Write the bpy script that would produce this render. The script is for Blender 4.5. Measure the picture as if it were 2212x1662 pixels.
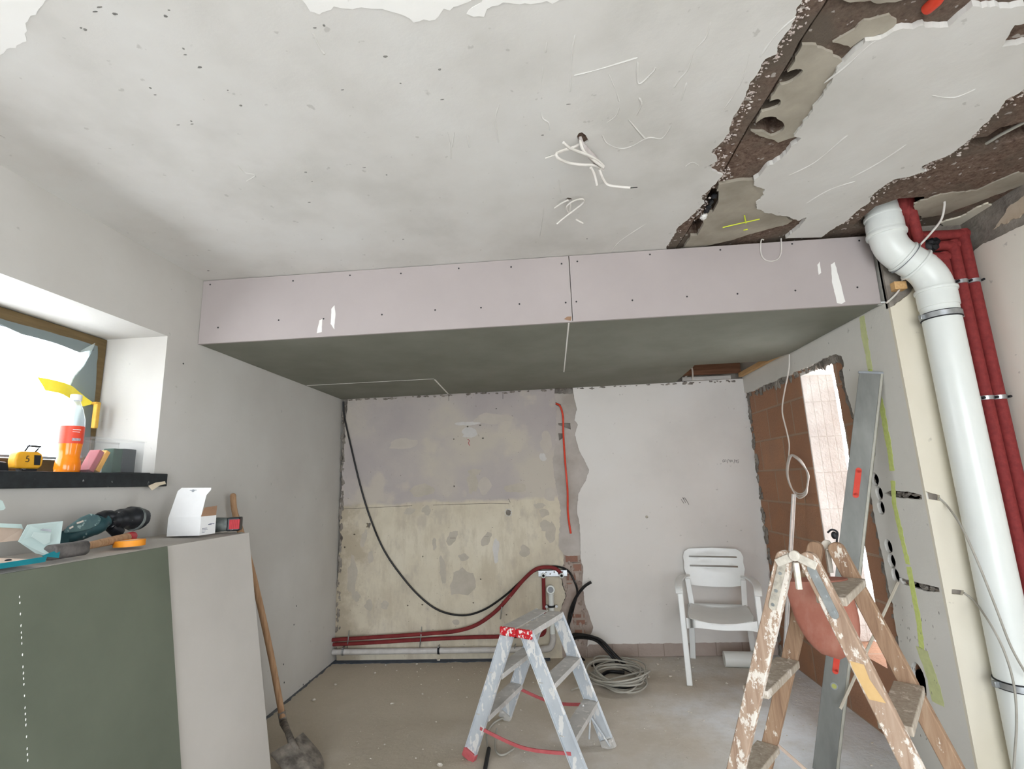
import bpy, math, random
from mathutils import Vector, Matrix, noise
from mathutils.geometry import delaunay_2d_cdt

SC = bpy.context.scene
COL = SC.collection
for _o in list(bpy.data.objects): bpy.data.objects.remove(_o)

# ---------------------------------------------------------------- room measures (metres)
XL, D, H, ZS, YS, XR, YC, X2 = -1.954, 4.559, 2.66, 2.281, 2.589, 1.737, 2.56, 2.15
YB = -2.6                                  # rear end of the room, behind the camera

# ---------------------------------------------------------------- camera
FPX, YAW, PITCH, ROLL, CH = 1086.68, -.0728, .1926, -.0374, 1.45
_f = Vector((math.sin(YAW)*math.cos(PITCH), math.cos(YAW)*math.cos(PITCH), math.sin(PITCH)))
_r = Vector((math.cos(YAW), -math.sin(YAW), 0)); _u = _r.cross(_f)
_r2 = _r*math.cos(ROLL)+_u*math.sin(ROLL); _u2 = _u*math.cos(ROLL)-_r*math.sin(ROLL)
CO = Vector((0, 0, CH))
cam = bpy.data.cameras.new('camera'); camo = bpy.data.objects.new('camera', cam); COL.objects.link(camo)
M_ = Matrix((( _r2.x, _u2.x, -_f.x, 0), (_r2.y, _u2.y, -_f.y, 0), (_r2.z, _u2.z, -_f.z, CH), (0, 0, 0, 1)))
camo.matrix_world = M_
cam.sensor_fit = 'HORIZONTAL'; cam.sensor_width = 36; cam.lens = FPX*36/2212; cam.clip_start = .02
SC.camera = camo

def P(x, y, ax, v):
    """where the photograph's pixel meets the plane coordinate[ax] = v: used to measure surfaces of the room"""
    d = _f + _r2*((x-1106)/FPX) - _u2*((y-831)/FPX)
    return CO + d*((v-CO[ax])/d[ax])

# ---------------------------------------------------------------- light
W = bpy.data.worlds.new('sky'); SC.world = W; W.use_nodes = True
bg = W.node_tree.nodes['Background']; bg.inputs[0].default_value = (.89, .95, 1.02, 1); bg.inputs[1].default_value = 6.0
def area(name, loc, target, sx, sy, power, color=(1, 1, 1), portal=False):
    l = bpy.data.lights.new(name, 'AREA'); l.shape = 'RECTANGLE'; l.size = sx; l.size_y = sy; l.energy = power; l.color = color
    if portal: l.cycles.is_portal = True
    o = bpy.data.objects.new(name, l); COL.objects.link(o); o.location = loc
    o.rotation_euler = (Vector(target)-Vector(loc)).to_track_quat('-Z', 'Y').to_euler(); return o
area('portal_terrace_door', (.2, YB+.02, 1.25), (.2, 4, 1.25), 2.8, 2.3, 1, portal=True)
area('portal_window', (-2.26, 1.62, 1.9), (0, 1.62, 1.9), 1.4, .68, 1, portal=True)
area('portal_added_side_opening', (X2-.01, -1.2, 1.2), (-2, -1.2, 1.2), 1.6, 2.2, 1, portal=True)  # unseen side opening, added to brighten the left wall
area('portal_wall_slot', (2.03, 3.37, 1.25), (0, 3.37, 1.25), .44, 1.74, 1, portal=True)
SC.view_settings.view_transform = 'Standard'; SC.view_settings.look = 'None'
SC.view_settings.gamma = 1; SC.view_settings.use_curve_mapping = False
SC.view_settings.exposure = 1.0
SC.render.film_transparent = False
SC.cycles.max_bounces = 10; SC.cycles.diffuse_bounces = 7; SC.cycles.caustics_reflective = False; SC.cycles.caustics_refractive = False
SC.cycles.use_denoising = True; SC.cycles.sample_clamp_indirect = 6

# ---------------------------------------------------------------- materials
def lin(c):
    if isinstance(c, str): c = [int(c[i:i+2], 16)/255 for i in (0, 2, 4)]
    return tuple((v/12.92 if v <= .04045 else ((v+.055)/1.055)**2.4) for v in c)+(1,)
class NT:
    def __init__(s, name):
        s.m = bpy.data.materials.new(name); s.m.use_nodes = True; s.t = s.m.node_tree; s.n = s.t.nodes; s.l = s.t.links
        s.b = s.n['Principled BSDF']; s.co = s.n.new('ShaderNodeTexCoord').outputs['Object']
    def map(s, scale=(1, 1, 1), rot=(0, 0, 0)):
        n = s.n.new('ShaderNodeMapping'); n.inputs['Scale'].default_value = scale; n.inputs['Rotation'].default_value = rot
        s.l.new(s.co, n.inputs[0]); return n.outputs[0]
    def noise(s, scale, detail=4, rough=.55, vec=None, dist=0):
        n = s.n.new('ShaderNodeTexNoise'); n.inputs['Scale'].default_value = scale; n.inputs['Detail'].default_value = detail
        n.inputs['Roughness'].default_value = rough; n.inputs['Distortion'].default_value = dist
        s.l.new(vec or s.co, n.inputs['Vector']); return n.outputs['Fac']
    def voro(s, scale, vec=None, feature='F1'):
        n = s.n.new('ShaderNodeTexVoronoi'); n.inputs['Scale'].default_value = scale; n.feature = feature
        s.l.new(vec or s.co, n.inputs['Vector']); return n.outputs['Distance']
    def ramp(s, fac, stops):
        n = s.n.new('ShaderNodeValToRGB'); e = n.color_ramp.elements
        while len(e) < len(stops): e.new(.5)
        for el, (p, c) in zip(e, stops):
            el.position = p; el.color = c if len(c) == 4 else lin(c)
        s.l.new(fac, n.inputs[0]); return n.outputs[0]
    def step(s, fac, a, b):
        return s.ramp(fac, [(a, (0, 0, 0, 1)), (b, (1, 1, 1, 1))])
    def mix(s, fac, a, b):
        n = s.n.new('ShaderNodeMix'); n.data_type = 'RGBA'
        if isinstance(fac, float): n.inputs[0].default_value = fac
        else: s.l.new(fac, n.inputs[0])
        for i, v in ((6, a), (7, b)):
            if isinstance(v, (tuple, str)): n.inputs[i].default_value = v if len(v) == 4 and not isinstance(v, str) else lin(v)
            else: s.l.new(v, n.inputs[i])
        return n.outputs[2]
    def math(s, op, a, b):
        n = s.n.new('ShaderNodeMath'); n.operation = op
        for i, v in ((0, a), (1, b)):
            if isinstance(v, (int, float)): n.inputs[i].default_value = v
            else: s.l.new(v, n.inputs[i])
        return n.outputs[0]
    def color(s, c):
        if isinstance(c, (tuple, str)): s.b.inputs['Base Color'].default_value = lin(c) if isinstance(c, str) or len(c) < 4 else c
        else: s.l.new(c, s.b.inputs['Base Color'])
    def bump(s, h, strength=.3, dist=.01):
        n = s.n.new('ShaderNodeBump'); n.inputs['Strength'].default_value = strength; n.inputs['Distance'].default_value = dist
        s.l.new(h, n.inputs['Height']); s.l.new(n.outputs[0], s.b.inputs['Normal'])
    def set(s, rough=.8, metal=0, spec=.5, trans=0, alpha=1, ior=1.45):
        s.b.inputs['Roughness'].default_value = rough; s.b.inputs['Metallic'].default_value = metal
        s.b.inputs['Specular IOR Level'].default_value = spec
        s.b.inputs['Transmission Weight'].default_value = trans; s.b.inputs['Alpha'].default_value = alpha; s.b.inputs['IOR'].default_value = ior
        return s.m
def simple(name, c, c2=None, ns=12, rough=.6, metal=0, bump=0, bs=80, spec=.4, splat=None, ss=30, sa=.6, stretch=None, **k):
    t = NT(name); v = t.map(stretch) if stretch else None
    col = c
    if c2: col = t.ramp(t.noise(ns, 5, .6, v), [(.35, c), (.65, c2)])
    if splat: col = t.mix(t.step(t.noise(ss, 4, .6, t.map(stretch or (1, 1, 1))), sa, sa+.03), col, splat)
    t.color(col)
    if bump: t.bump(t.noise(bs, 4), bump, .004)
    return t.set(rough, metal, spec, **k)

def plaster(name, a, b, c, ns=1.3, bump=.35):
    t = NT(name)
    col = t.ramp(t.noise(ns, 6, .55), [(.32, a), (.5, b), (.68, c)])
    sp = t.step(t.noise(23, 3, .5), .70, .74)
    col = t.mix(t.math('MULTIPLY', sp, .35), col, '8b8780')
    t.color(col); h = t.math('ADD', t.noise(9, 6, .6), t.math('MULTIPLY', t.noise(2.2, 3), 2.0))
    t.bump(h, bump, .02); return t.set(.93, 0, .2)
MCEIL = plaster('ceiling_plaster', 'c2bfb9', 'cfccc7', 'd5d3cf', ns=2.1, bump=.13)
MLEFT = plaster('left_wall_plaster', 'b5b1ab', 'bbb8b2', 'c1beb9', bump=.12)
MFRESH = plaster('fresh_white_plaster', 'd3cfca', 'dcd8d3', 'dfdcd8', bump=.06)
MCREAM = plaster('cream_paint', 'd8d0bd', 'ddd6c6', 'e0dacb', bump=.06)
MFILL = plaster('white_filler', 'e4e2dd', 'ebe9e5', 'eeece8', bump=.08)
def m_brownslab():
    t = NT('brown_aggregate')
    n1 = t.noise(55, 8, .75); n2 = t.noise(3.0, 4)
    col = t.ramp(n1, [(.33, '5a473d'), (.47, '806a5d'), (.6, '927e70'), (.72, 'b3a296')])
    col = t.mix(t.step(n2, .46, .62), col, '7a6e62')
    chips = t.step(t.noise(34, 2, .4), .69, .71)
    col = t.mix(chips, col, 'c9c0b8'); t.color(col); t.bump(n1, .9, .02); return t.set(.95, 0, .15)
MBROWN = m_brownslab()
MCEM = simple('smooth_cement', '8f877a', 'aaa294', 5, .9, bump=.25, bs=40)
MMORT = simple('grey_mortar', '6f6861', '9a938a', 9, .95, bump=.9, bs=60)
MDARK = simple('dark_cavity', '0e0d0d', '1d1a18', 12, .95)
MCHIP = simple('plaster_crumb', 'ad9d95', 'cfc6c0', 20, .95)
def m_oldwall():
    t = NT('old_patchy_plaster')
    sep = t.n.new('ShaderNodeSeparateXYZ'); t.l.new(t.co, sep.inputs[0]); z = sep.outputs['Z']
    z = t.math('MULTIPLY', z, .5); wob = t.math('ADD', z, t.math('MULTIPLY', t.math('SUBTRACT', t.noise(5, 5), .5), .05))
    up = t.ramp(t.noise(1.7, 5, .5), [(.35, 'ada5a3'), (.5, 'b5ada8'), (.62, 'beb6aa')])
    lo = t.ramp(t.noise(2.6, 5, .6), [(.3, 'c0b6a4'), (.48, 'cdc4b0'), (.7, 'd6cebc')])
    lo = t.mix(t.math('MULTIPLY', t.step(t.noise(5.0, 5, .6, t.map((1.5, 1, .8))), .53, .66), .6), lo, 'b0a79a')
    up = t.mix(t.math('MULTIPLY', t.step(t.noise(3.0, 4, .5), .55, .62), .5), up, 'c8bfae')
    col = t.mix(t.step(wob, .645, .66), lo, up)
    left = t.math('ADD', sep.outputs['X'], t.math('MULTIPLY', t.noise(5, 4), .3))
    bare = t.math('SUBTRACT', 1.0, t.step(t.math('ADD', t.math('ADD', sep.outputs['X'], 2.1), t.math('MULTIPLY', t.math('SUBTRACT', t.noise(4, 6, .65), .5), 1.1)), .22, .42))
    lo = t.mix(t.math('MULTIPLY', bare, .7), lo, 'a49783')
    streak = t.step(t.noise(3.2, 7, .7, t.map((2.2, 1, .55))), .50, .62)
    lo = t.mix(t.math('MULTIPLY', streak, .45), lo, 'b3a893')
    col = t.mix(t.step(wob, .645, .66), lo, up)
    left = t.math('ADD', sep.outputs['X'], t.math('MULTIPLY', t.noise(5, 4), .3))
    # bare strip at the left edge, below
    bare = t.math('MULTIPLY', t.math('SUBTRACT', 1.0, t.step(left, .0, .03)), 0.0)
    col = t.mix(t.math('MULTIPLY', t.step(t.noise(48, 3), .7, .72), .7), col, '6d655c')
    t.color(col); t.bump(t.math('ADD', t.noise(14, 6, .6), t.noise(3, 3)), .35, .015); return t.set(.93, 0, .2)
MOLD = m_oldwall()
def m_brick(name, c1, c2, mort, axis='x', w=.3, h=.2, ms=.01, off=.5):
    t = NT(name)
    v = t.n.new('ShaderNodeVectorMath')
    comb = t.n.new('ShaderNodeCombineXYZ'); sep = t.n.new('ShaderNodeSeparateXYZ'); t.l.new(t.co, sep.inputs[0])
    t.l.new(sep.outputs['X' if axis == 'x' else 'Y'], comb.inputs[0]); t.l.new(sep.outputs['Z'], comb.inputs[1])
    b = t.n.new('ShaderNodeTexBrick'); t.l.new(comb.outputs[0], b.inputs['Vector'])
    b.inputs['Scale'].default_value = 1; b.inputs['Brick Width'].default_value = w; b.inputs['Row Height'].default_value = h
    b.inputs['Mortar Size'].default_value = ms; b.inputs['Mortar Smooth'].default_value = .3; b.offset = off
    b.inputs['Color1'].default_value = lin(c1); b.inputs['Color2'].default_value = lin(c2); b.inputs['Mortar'].default_value = lin(mort)
    col = t.mix(t.math('MULTIPLY', t.noise(7, 5), .6), b.outputs['Color'], '8a7468')
    t.color(col); t.bump(t.math('ADD', t.noise(60, 5), t.math('MULTIPLY', b.outputs['Fac'], -.5)), .5, .01); return t.set(.95, 0, .15)
MBRICKR = m_brick('orange_clay_brick', 'bb8c6c', 'ab7c5e', 'b0967f', 'y', .42, .245, .009)
MBRICKB = m_brick('old_red_brick', '8f6556', '9c7464', 'a99d93', 'x', .125, .075, .012)
MBLOCK = m_brick('glare_whitened_block', 'f4f4f2', 'f6f6f4', 'e6e5e1', 'x', .055, .24, .004, 0)  # clay block; its white puts overexposed daylight into the colour
def m_floor():
    t = NT('dusty_concrete_floor')
    sep = t.n.new('ShaderNodeSeparateXYZ'); t.l.new(t.co, sep.inputs[0])
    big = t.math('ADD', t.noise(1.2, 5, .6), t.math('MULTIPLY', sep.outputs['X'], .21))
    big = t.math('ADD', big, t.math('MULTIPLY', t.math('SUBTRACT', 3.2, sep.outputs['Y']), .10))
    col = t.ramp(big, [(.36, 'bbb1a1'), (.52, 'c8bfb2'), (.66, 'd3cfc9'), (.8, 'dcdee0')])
    col = t.mix(t.math('MULTIPLY', t.step(t.noise(5, 8, .75), .45, .72), .5), col, 'b1a897')
    col = t.mix(t.math('MULTIPLY', t.step(t.noise(60, 4, .6), .64, .7), .5), col, 'ddd7ce')
    t.color(col); t.bump(t.math('ADD', t.noise(35, 6, .65), t.noise(4, 4)), .4, .012); return t.set(.9, 0, .25)
MFLOOR = m_floor()
MGKB = simple('green_plasterboard', '585d50', '616658', 2.0, .85, bump=.05, splat='7c8674', ss=9, sa=.72)
MGKU = simple('grey_green_plasterboard', '77776c', '828278', 2.0, .85, bump=.05)
MGREY = simple('grey_plasterboard', 'b0aba4', 'b7b2ab', 2.0, .85, bump=.05)
MPINK = simple('pale_plasterboard', 'a89f9d', 'aea5a3', 1.5, .8, bump=.03)
MEDGE = simple('gypsum_edge', 'b5b0a7', 'c4bfb6', 30, .9)
MPVC = simple('white_plastic_pipe', 'dfe3df', 'e3e6e2', 5, .28, spec=.5)
MPVCD = simple('dusty_white_pipe', 'b9b5b0', 'cbc8c4', 14, .5)
MRED = simple('red_insulation', '7a2a2a', '8a3332', 40, .75, bump=.4, bs=140)
MREDD = simple('dusty_red_insulation', '712326', '80302f', 10, .8, bump=.4, bs=140, splat='a2706c', ss=25, sa=.68)
MSTEEL = simple('zinc_steel', 'a9adb0', 'bfc2c4', 30, .35, .85)
MRUB = simple('black_rubber', '17171a', '202022', 20, .55)
MHOSE = simple('black_hose', '141415', '1e1d1d', 30, .45, splat='6a6558', ss=60, sa=.72)
MCAB = simple('white_cable_sheath', 'cfcac3', 'd8d3cd', 20, .5)
MCABG = simple('grey_cable_sheath', '9d998f', 'aaa69c', 14, .6)
MORNG = simple('orange_conduit', 'd2402a', 'dc4a33', 30, .5)
MALU = simple('paint_smeared_aluminium', 'b4bac0', 'c6cbcf', 9, .5, .15, splat='dfdedb', ss=26, sa=.55, stretch=(1, 1, .45))
MALUD = simple('dusty_aluminium_tread', 'aeaba6', 'bfbcb7', 12, .7, .08, bump=.2, splat='cfcac4', ss=30, sa=.6)
MALUB = simple('brushed_aluminium', '727370', '8c8d89', 7, .45, .35, stretch=(1, 1, .3))
MREDP = simple('red_plastic', 'b81d26', 'c8232d', 30, .5, splat='e5dcd8', ss=55, sa=.54)
MREDW = simple('worn_red_strap', 'b25558', 'bb6063', 30, .7)
def m_wood(name, a, b, c, paint, cover, zsc=.5, patch=None):
    t = NT(name); v = t.map((1, 1, .07))
    col = t.ramp(t.noise(70, 4, .6, v, .6), [(.3, a), (.5, b), (.7, c)])
    n = t.noise(24, 7, .75, t.map((1, 1, zsc)))
    if patch is not None: col = t.mix(t.step(t.noise(9, 2, .4), patch, patch+.02), col, 'c77a45')
    col = t.mix(t.step(n, cover, cover+.025), col, paint)
    t.color(col); t.bump(n, .35, .004); return t.set(.75, 0, .3)
MWOOD = m_wood('paint_splashed_wood', '8b7260', 'a08874', 'ab9582', 'd2cabf', .515, patch=.70)
MWOODB = m_wood('bare_ladder_wood', '7f6450', '967a62', 'a38a72', 'cfc6b8', .60)
MWOODT = m_wood('dusty_wood_tread', '958a7c', 'a59a8b', 'b3aa9d', 'c8c0b5', .56)
MHAND = m_wood('worn_wooden_handle', '8e6c50', 'a78464', 'b39272', 'c3b09a', .78)
MBATT = simple('pine_batten', 'c39a68', 'd2ac7b', 30, .7, stretch=(4, .3, 4))
MFRAME = simple('olive_brown_window_frame', '5a492c', '685638', 14, .6, stretch=(.4, .4, 3))
MSILL = simple('black_stone_sill', '171a1c', '23282a', 30, .45, splat='8f928f', ss=28, sa=.69)
MCHAIR = simple('white_garden_plastic', 'e4e6e4', 'e9ebe9', 6, .3, spec=.5)
MYEL = simple('yellow_tape', 'f2dc3c', 'f8e54e', 20, .6)
MYELH = simple('yellow_masked_handle', 'c89a3a', 'd6aa48', 20, .6)
MLIME = simple('lime_spray_paint', 'cdd832', 'd6e048', 30, .8)
MLIMEF = simple('faded_lime_spray_paint', 'c6cb96', 'd2d7a0', 30, .85)
MINK = simple('black_ink', '2a2a2d', rough=.8)
MORL = simple('bottle_label', 'd8442c', 'e04c33', 30, .4)
MDRINK = simple('orange_drink', 'ee7c12', 'f28a1c', 10, .15, spec=.5)
MCLEAR = NT('clear_plastic'); MCLEAR.color('b9c6c9'); MCLEAR = MCLEAR.set(.08, 0, .5, alpha=.45)
MMILK = NT('milky_plastic'); MMILK.color('d5d9da'); MMILK = MMILK.set(.35, 0, .5, alpha=.07)
MSHEET = NT('dusty_plastic_sheet'); MSHEET.color('727c7d'); MSHEET.b.inputs['Subsurface Weight'].default_value = 0; MSHEET = MSHEET.set(.35, 0, .4, alpha=.93)
MSHEETL = NT('thin_plastic_sheet'); MSHEETL.color('d9e6e4'); MSHEETL = MSHEETL.set(.3, 0, .4, alpha=.30)
MCARD = simple('brown_cardboard_inside', 'cdb7a5', 'd6c2b1', 10, .85)
MCARDB = simple('kraft_cardboard', '8f7059', '9c7c63', 10, .85)
MWHITE = simple('white_card', 'dcdcdb', 'e2e2e1', 10, .6)
MTEAL = simple('teal_print', '10727e', '147c88', 10, .5)
MMINT = simple('pale_mint_card', 'a9bab8', 'b3c4c1', 3, .5)
MTOOL = simple('dark_teal_tool_plastic', '1e3b40', '2a4a4f', 14, .45, splat='8fa09f', ss=30, sa=.64)
MTOOLB = simple('black_tool_plastic', '15171a', '202327', 14, .35, splat='9c9c9c', ss=26, sa=.66)
MIRON = simple('grey_forged_iron', '4a4847', '6c6764', 22, .7, .2, bump=.5, bs=60)
MORT = simple('orange_tape', 'e08a1c', 'e8962c', 10, .5)
MREDT = simple('red_tool_plastic', 'a81822', 'bb2230', 40, .5)
MDUST = simple('dusty_grey_plastic', '4b5250', '767b78', 22, .7)
MYELT = simple('yellow_tool_plastic', 'd99a1e', 'e6a92b', 12, .4)
MBLADE = simple('muddy_shovel_steel', '4f4a44', '8d857b', 14, .8, .1, bump=.5, bs=50, splat='b1a99e', ss=18, sa=.66)
MPOUCH = simple('red_brown_rubber', '96503f', 'a9624e', 7, .75, bump=.15)
MPAPER = simple('scrap_paper', 'cdbfa6', 'd8cbb5', 10, .9)
MGREEN = simple('dark_green_abrasive', '1d3a2e', '2a4a3a', 40, .8)
MSTRAP = simple('pale_nylon_strap', 'b7a394', 'c2b0a1', 20, .8)
MGROUND = simple('outside_paving', 'd9d6d0', 'e3e0da', 3, .9)
MGASK = simple('grey_gasket', '8d9196', '9a9ea2', 10, .5)

# ---------------------------------------------------------------- mesh helpers (vertices are given in world coordinates)
rnd = random.Random(7)
def V(*a): return Vector(a)
def tag(o, label=None, cat=None, group=None, kind=None):
    if label: o['label'] = label
    if cat: o['category'] = cat
    if group: o['group'] = group
    if kind: o['kind'] = kind
    return o
def thing(name, loc, label, cat, group=None):
    o = bpy.data.objects.new(name, None); COL.objects.link(o); o.location = loc; o.empty_display_size = .05
    return tag(o, label, cat, group)
def worg(p):
    v = Vector((0, 0, 0))
    while p is not None: v += p.location; p = p.parent
    return v
class MB:
    def __init__(s): s.v = []; s.f = []
    def add(s, vs, fs):
        n = len(s.v); s.v += [Vector(v) for v in vs]; s.f += [[i+n for i in f] for f in fs]; return s
    def box(s, lo, hi):
        x0, y0, z0 = lo; x1, y1, z1 = hi
        return s.add([(x0,y0,z0),(x1,y0,z0),(x1,y1,z0),(x0,y1,z0),(x0,y0,z1),(x1,y0,z1),(x1,y1,z1),(x0,y1,z1)],
                     [(0,3,2,1),(4,5,6,7),(0,1,5,4),(1,2,6,5),(2,3,7,6),(3,0,4,7)])
    def obox(s, c, ax, ay, az, sx, sy, sz):
        c = Vector(c); ax, ay, az = Vector(ax).normalized()*sx/2, Vector(ay).normalized()*sy/2, Vector(az).normalized()*sz/2
        return s.add([c+ax*i+ay*j+az*k for k in (-1, 1) for i, j in ((-1,-1),(1,-1),(1,1),(-1,1))],
                     [(0,3,2,1),(4,5,6,7),(0,1,5,4),(1,2,6,5),(2,3,7,6),(3,0,4,7)])
    def beam(s, a, b, side, w, t):
        a, b = Vector(a), Vector(b); d = (b-a).normalized(); sd = Vector(side); sd = (sd-d*sd.dot(d)).normalized(); n = d.cross(sd)
        return s.obox((a+b)/2, sd, n, d, w, t, (b-a).length)
    def prism(s, outline, vec):
        n = len(outline); o = [Vector(p) for p in outline]; v = Vector(vec)
        return s.add(o+[p+v for p in o], [tuple(range(n))[::-1], tuple(range(n, 2*n))]+[(i, (i+1) % n, (i+1) % n+n, i+n) for i in range(n)])
    def tube(s, pts, r, n=10, smooth=0, closed=False):
        pts = [Vector(p) for p in pts]
        if smooth: pts = catmull(pts, smooth, closed)
        rs = r if isinstance(r, (list, tuple)) else [r]*len(pts)
        if len(rs) != len(pts): rs = [rs[min(len(rs)-1, int(i*len(rs)/len(pts)))] for i in range(len(pts))]
        m = len(pts); tang = []
        for i in range(m):
            a = pts[(i-1) % m] if closed else pts[max(0, i-1)]; b = pts[(i+1) % m] if closed else pts[min(m-1, i+1)]
            t = (b-a); tang.append(t.normalized() if t.length > 1e-9 else V(0, 0, 1))
        up = V(0, 0, 1) if abs(tang[0].z) < .9 else V(1, 0, 0)
        u = (up-tang[0]*up.dot(tang[0])).normalized(); vs = []; fs = []
        for i in range(m):
            t = tang[i]; u = (u-t*u.dot(t)); u = u.normalized() if u.length > 1e-6 else t.orthogonal().normalized(); w = t.cross(u)
            for k in range(n):
                a = 2*math.pi*k/n; vs.append(pts[i]+(u*math.cos(a)+w*math.sin(a))*rs[i])
        rng = m if closed else m-1
        for i in range(rng):
            j = (i+1) % m
            for k in range(n): fs.append((i*n+k, i*n+(k+1) % n, j*n+(k+1) % n, j*n+k))
        if not closed: fs += [tuple(range(n))[::-1], tuple((m-1)*n+k for k in range(n))]
        return s.add(vs, fs)
    def cyl(s, a, b, r, r2=None, n=20): return s.tube([a, b], [r, r if r2 is None else r2], n)
    def lathe(s, prof, org, axis=(0, 0, 1), n=24):
        org = Vector(org); ax = Vector(axis).normalized(); u = ax.orthogonal().normalized(); w = ax.cross(u); vs = []; fs = []
        for (r, h) in prof:
            for k in range(n):
                a = 2*math.pi*k/n; vs.append(org+ax*h+(u*math.cos(a)+w*math.sin(a))*max(r, 1e-4))
        for i in range(len(prof)-1):
            for k in range(n): fs.append((i*n+k, i*n+(k+1) % n, (i+1)*n+(k+1) % n, (i+1)*n+k))
        fs += [tuple(range(n))[::-1], tuple((len(prof)-1)*n+k for k in range(n))]
        return s.add(vs, fs)
    def ball(s, c, rx, ry=None, rz=None, seed=0, j=0, n=8):
        ry = ry or rx; rz = rz or rx; vs = []; fs = []; c = Vector(c)
        for i in range(n+1):
            t = math.pi*i/n
            for k in range(n+2):
                a = 2*math.pi*k/(n+2); d = V(math.sin(t)*math.cos(a), math.sin(t)*math.sin(a), math.cos(t))
                q = 1+(j*noise.noise(d*1.7+V(seed*3.1, seed, 0)) if j else 0)
                vs.append(c+V(d.x*rx*q, d.y*ry*q, d.z*rz*q))
        m = n+2
        for i in range(n):
            for k in range(m): fs.append((i*m+k, i*m+(k+1) % m, (i+1)*m+(k+1) % m, (i+1)*m+k))
        return s.add(vs, fs)
    def build(s, name, mat, parent=None, smooth=False, bevel=0, bseg=2):
        org = worg(parent) if parent is not None else Vector((0, 0, 0))
        base = Vector((0, 0, 0))
        me = bpy.data.meshes.new(name)
        if parent is None and s.v and False: pass
        me.from_pydata([tuple(v-org-base) for v in s.v], [], s.f); me.validate()
        import bmesh
        bm = bmesh.new(); bm.from_mesh(me); bmesh.ops.remove_doubles(bm, verts=bm.verts, dist=1e-6); bmesh.ops.recalc_face_normals(bm, faces=bm.faces); bm.to_mesh(me); bm.free()
        me.materials.append(mat)
        if smooth:
            for p in me.polygons: p.use_smooth = True
            me.set_sharp_from_angle(angle=math.radians(45))
        o = bpy.data.objects.new(name, me); COL.objects.link(o); o.parent = parent
        if bevel:
            m = o.modifiers.new('bevel', 'BEVEL'); m.width = bevel; m.segments = bseg; m.limit_method = 'ANGLE'
            for p in me.polygons: p.use_smooth = True
            me.set_sharp_from_angle(angle=math.radians(50))
        return o
def catmull(p, k, closed=False):
    out = []; n = len(p)
    for i in range(n if closed else n-1):
        a = p[(i-1) % n] if closed else p[max(0, i-1)]; b = p[i]; c = p[(i+1) % n]; d = p[(i+2) % n] if closed else p[min(n-1, i+2)]
        for j in range(k):
            t = j/k; out.append(.5*((2*b)+(c-a)*t+(2*a-5*b+4*c-d)*t*t+(3*b-a-3*c+d)*t**3))
    if not closed: out.append(p[-1])
    return out
def rag(pts, amp=.012, step=.02, seed=0, closed=True, keep=()):
    """break straight outline edges into a torn plaster edge; edges whose index is in keep stay straight"""
    out = []; n = len(pts)
    for i in range(n if closed else n-1):
        a = Vector(pts[i]).to_2d(); b = Vector(pts[(i+1) % n]).to_2d(); L = (b-a).length
        if i in keep or L < 1e-6: out.append(a); continue
        k = max(1, int(L/step)); nr = Vector((-(b-a).y, (b-a).x))/L
        for j in range(k):
            q = a+(b-a)*(j/k)
            o = (noise.noise(V(q.x*9, q.y*9, seed))*1.1+noise.noise(V(q.x*38, q.y*38, seed+5))*.9+noise.noise(V(q.x*90, q.y*90, seed+9))*.5)*amp
            if j == 0 and ((i-1) % n in keep): o = 0
            out.append(q+nr*o)
    if not closed: out.append(Vector(pts[-1]).to_2d())
    return out
def inside(p, poly):
    c = False; n = len(poly); j = n-1
    for i in range(n):
        a, b = poly[i], poly[j]
        if (a[1] > p[1]) != (b[1] > p[1]) and p[0] < (b[0]-a[0])*(p[1]-a[1])/(b[1]-a[1])+a[0]: c = not c
        j = i
    return c
def plate(mb, outer, holes, fmap, w0, w1, grid=0):
    """a sheet with holes: 2-D outline, mapped to space by fmap(u, v, w), between depths w0 and w1"""
    vs = []; es = []
    for lp in [outer]+list(holes):
        n0 = len(vs); vs += [Vector(q).to_2d() if len(q) > 2 else Vector(q) for q in lp]; es += [(n0+i, n0+(i+1) % len(lp)) for i in range(len(lp))]
    if grid:
        xs = [q[0] for q in outer]; ys = [q[1] for q in outer]
        x = min(xs)+grid/2
        while x < max(xs):
            y = min(ys)+grid/2
            while y < max(ys):
                if inside((x, y), outer) and not any(inside((x, y), h) for h in holes): vs.append(Vector((x, y)))
                y += grid
            x += grid
    rv, re, rf, *_ = delaunay_2d_cdt(vs, es, [], 0, 1e-6)
    tri = []
    for f in rf:
        c = sum((rv[i] for i in f), Vector((0, 0)))/len(f)
        if inside(c, outer) and not any(inside(c, h) for h in holes): tri.append(tuple(f))
    n = len(rv); edges = {}
    for f in tri:
        for i in range(len(f)):
            a, b = f[i], f[(i+1) % len(f)]; edges[(min(a, b), max(a, b))] = edges.get((min(a, b), max(a, b)), 0)+1
    fs = tri+[tuple(i+n for i in f[::-1]) for f in tri]+[(a, b, b+n, a+n) for (a, b), c in edges.items() if c == 1]
    used = sorted({i for f in fs for i in f}); mp = {u: k for k, u in enumerate(used)}
    allv = [fmap(q.x, q.y, w0) for q in rv]+[fmap(q.x, q.y, w1) for q in rv]
    mb.add([allv[u] for u in used], [tuple(mp[i] for i in f) for f in fs]); return mb
FC = lambda u, v, w: V(u, v, H+w)              # ceiling: w up
FB = lambda u, v, w: V(u, D+w, v)              # back wall: w away
FR_ = lambda u, v, w: V(XR+w, u, v)            # right wall: w away
FL_ = lambda u, v, w: V(XL-w, u, v)            # left wall: w away
FK = lambda u, v, w: V(u, YC+w, v)             # return wall at the pipes
FX = lambda u, v, w: V(X2+w, u, v)
def pc(l): return [P(x, y, 2, H).to_2d() for x, y in l]
def pb(l): return [(P(x, y, 1, D).x, P(x, y, 1, D).z) for x, y in l]
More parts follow.
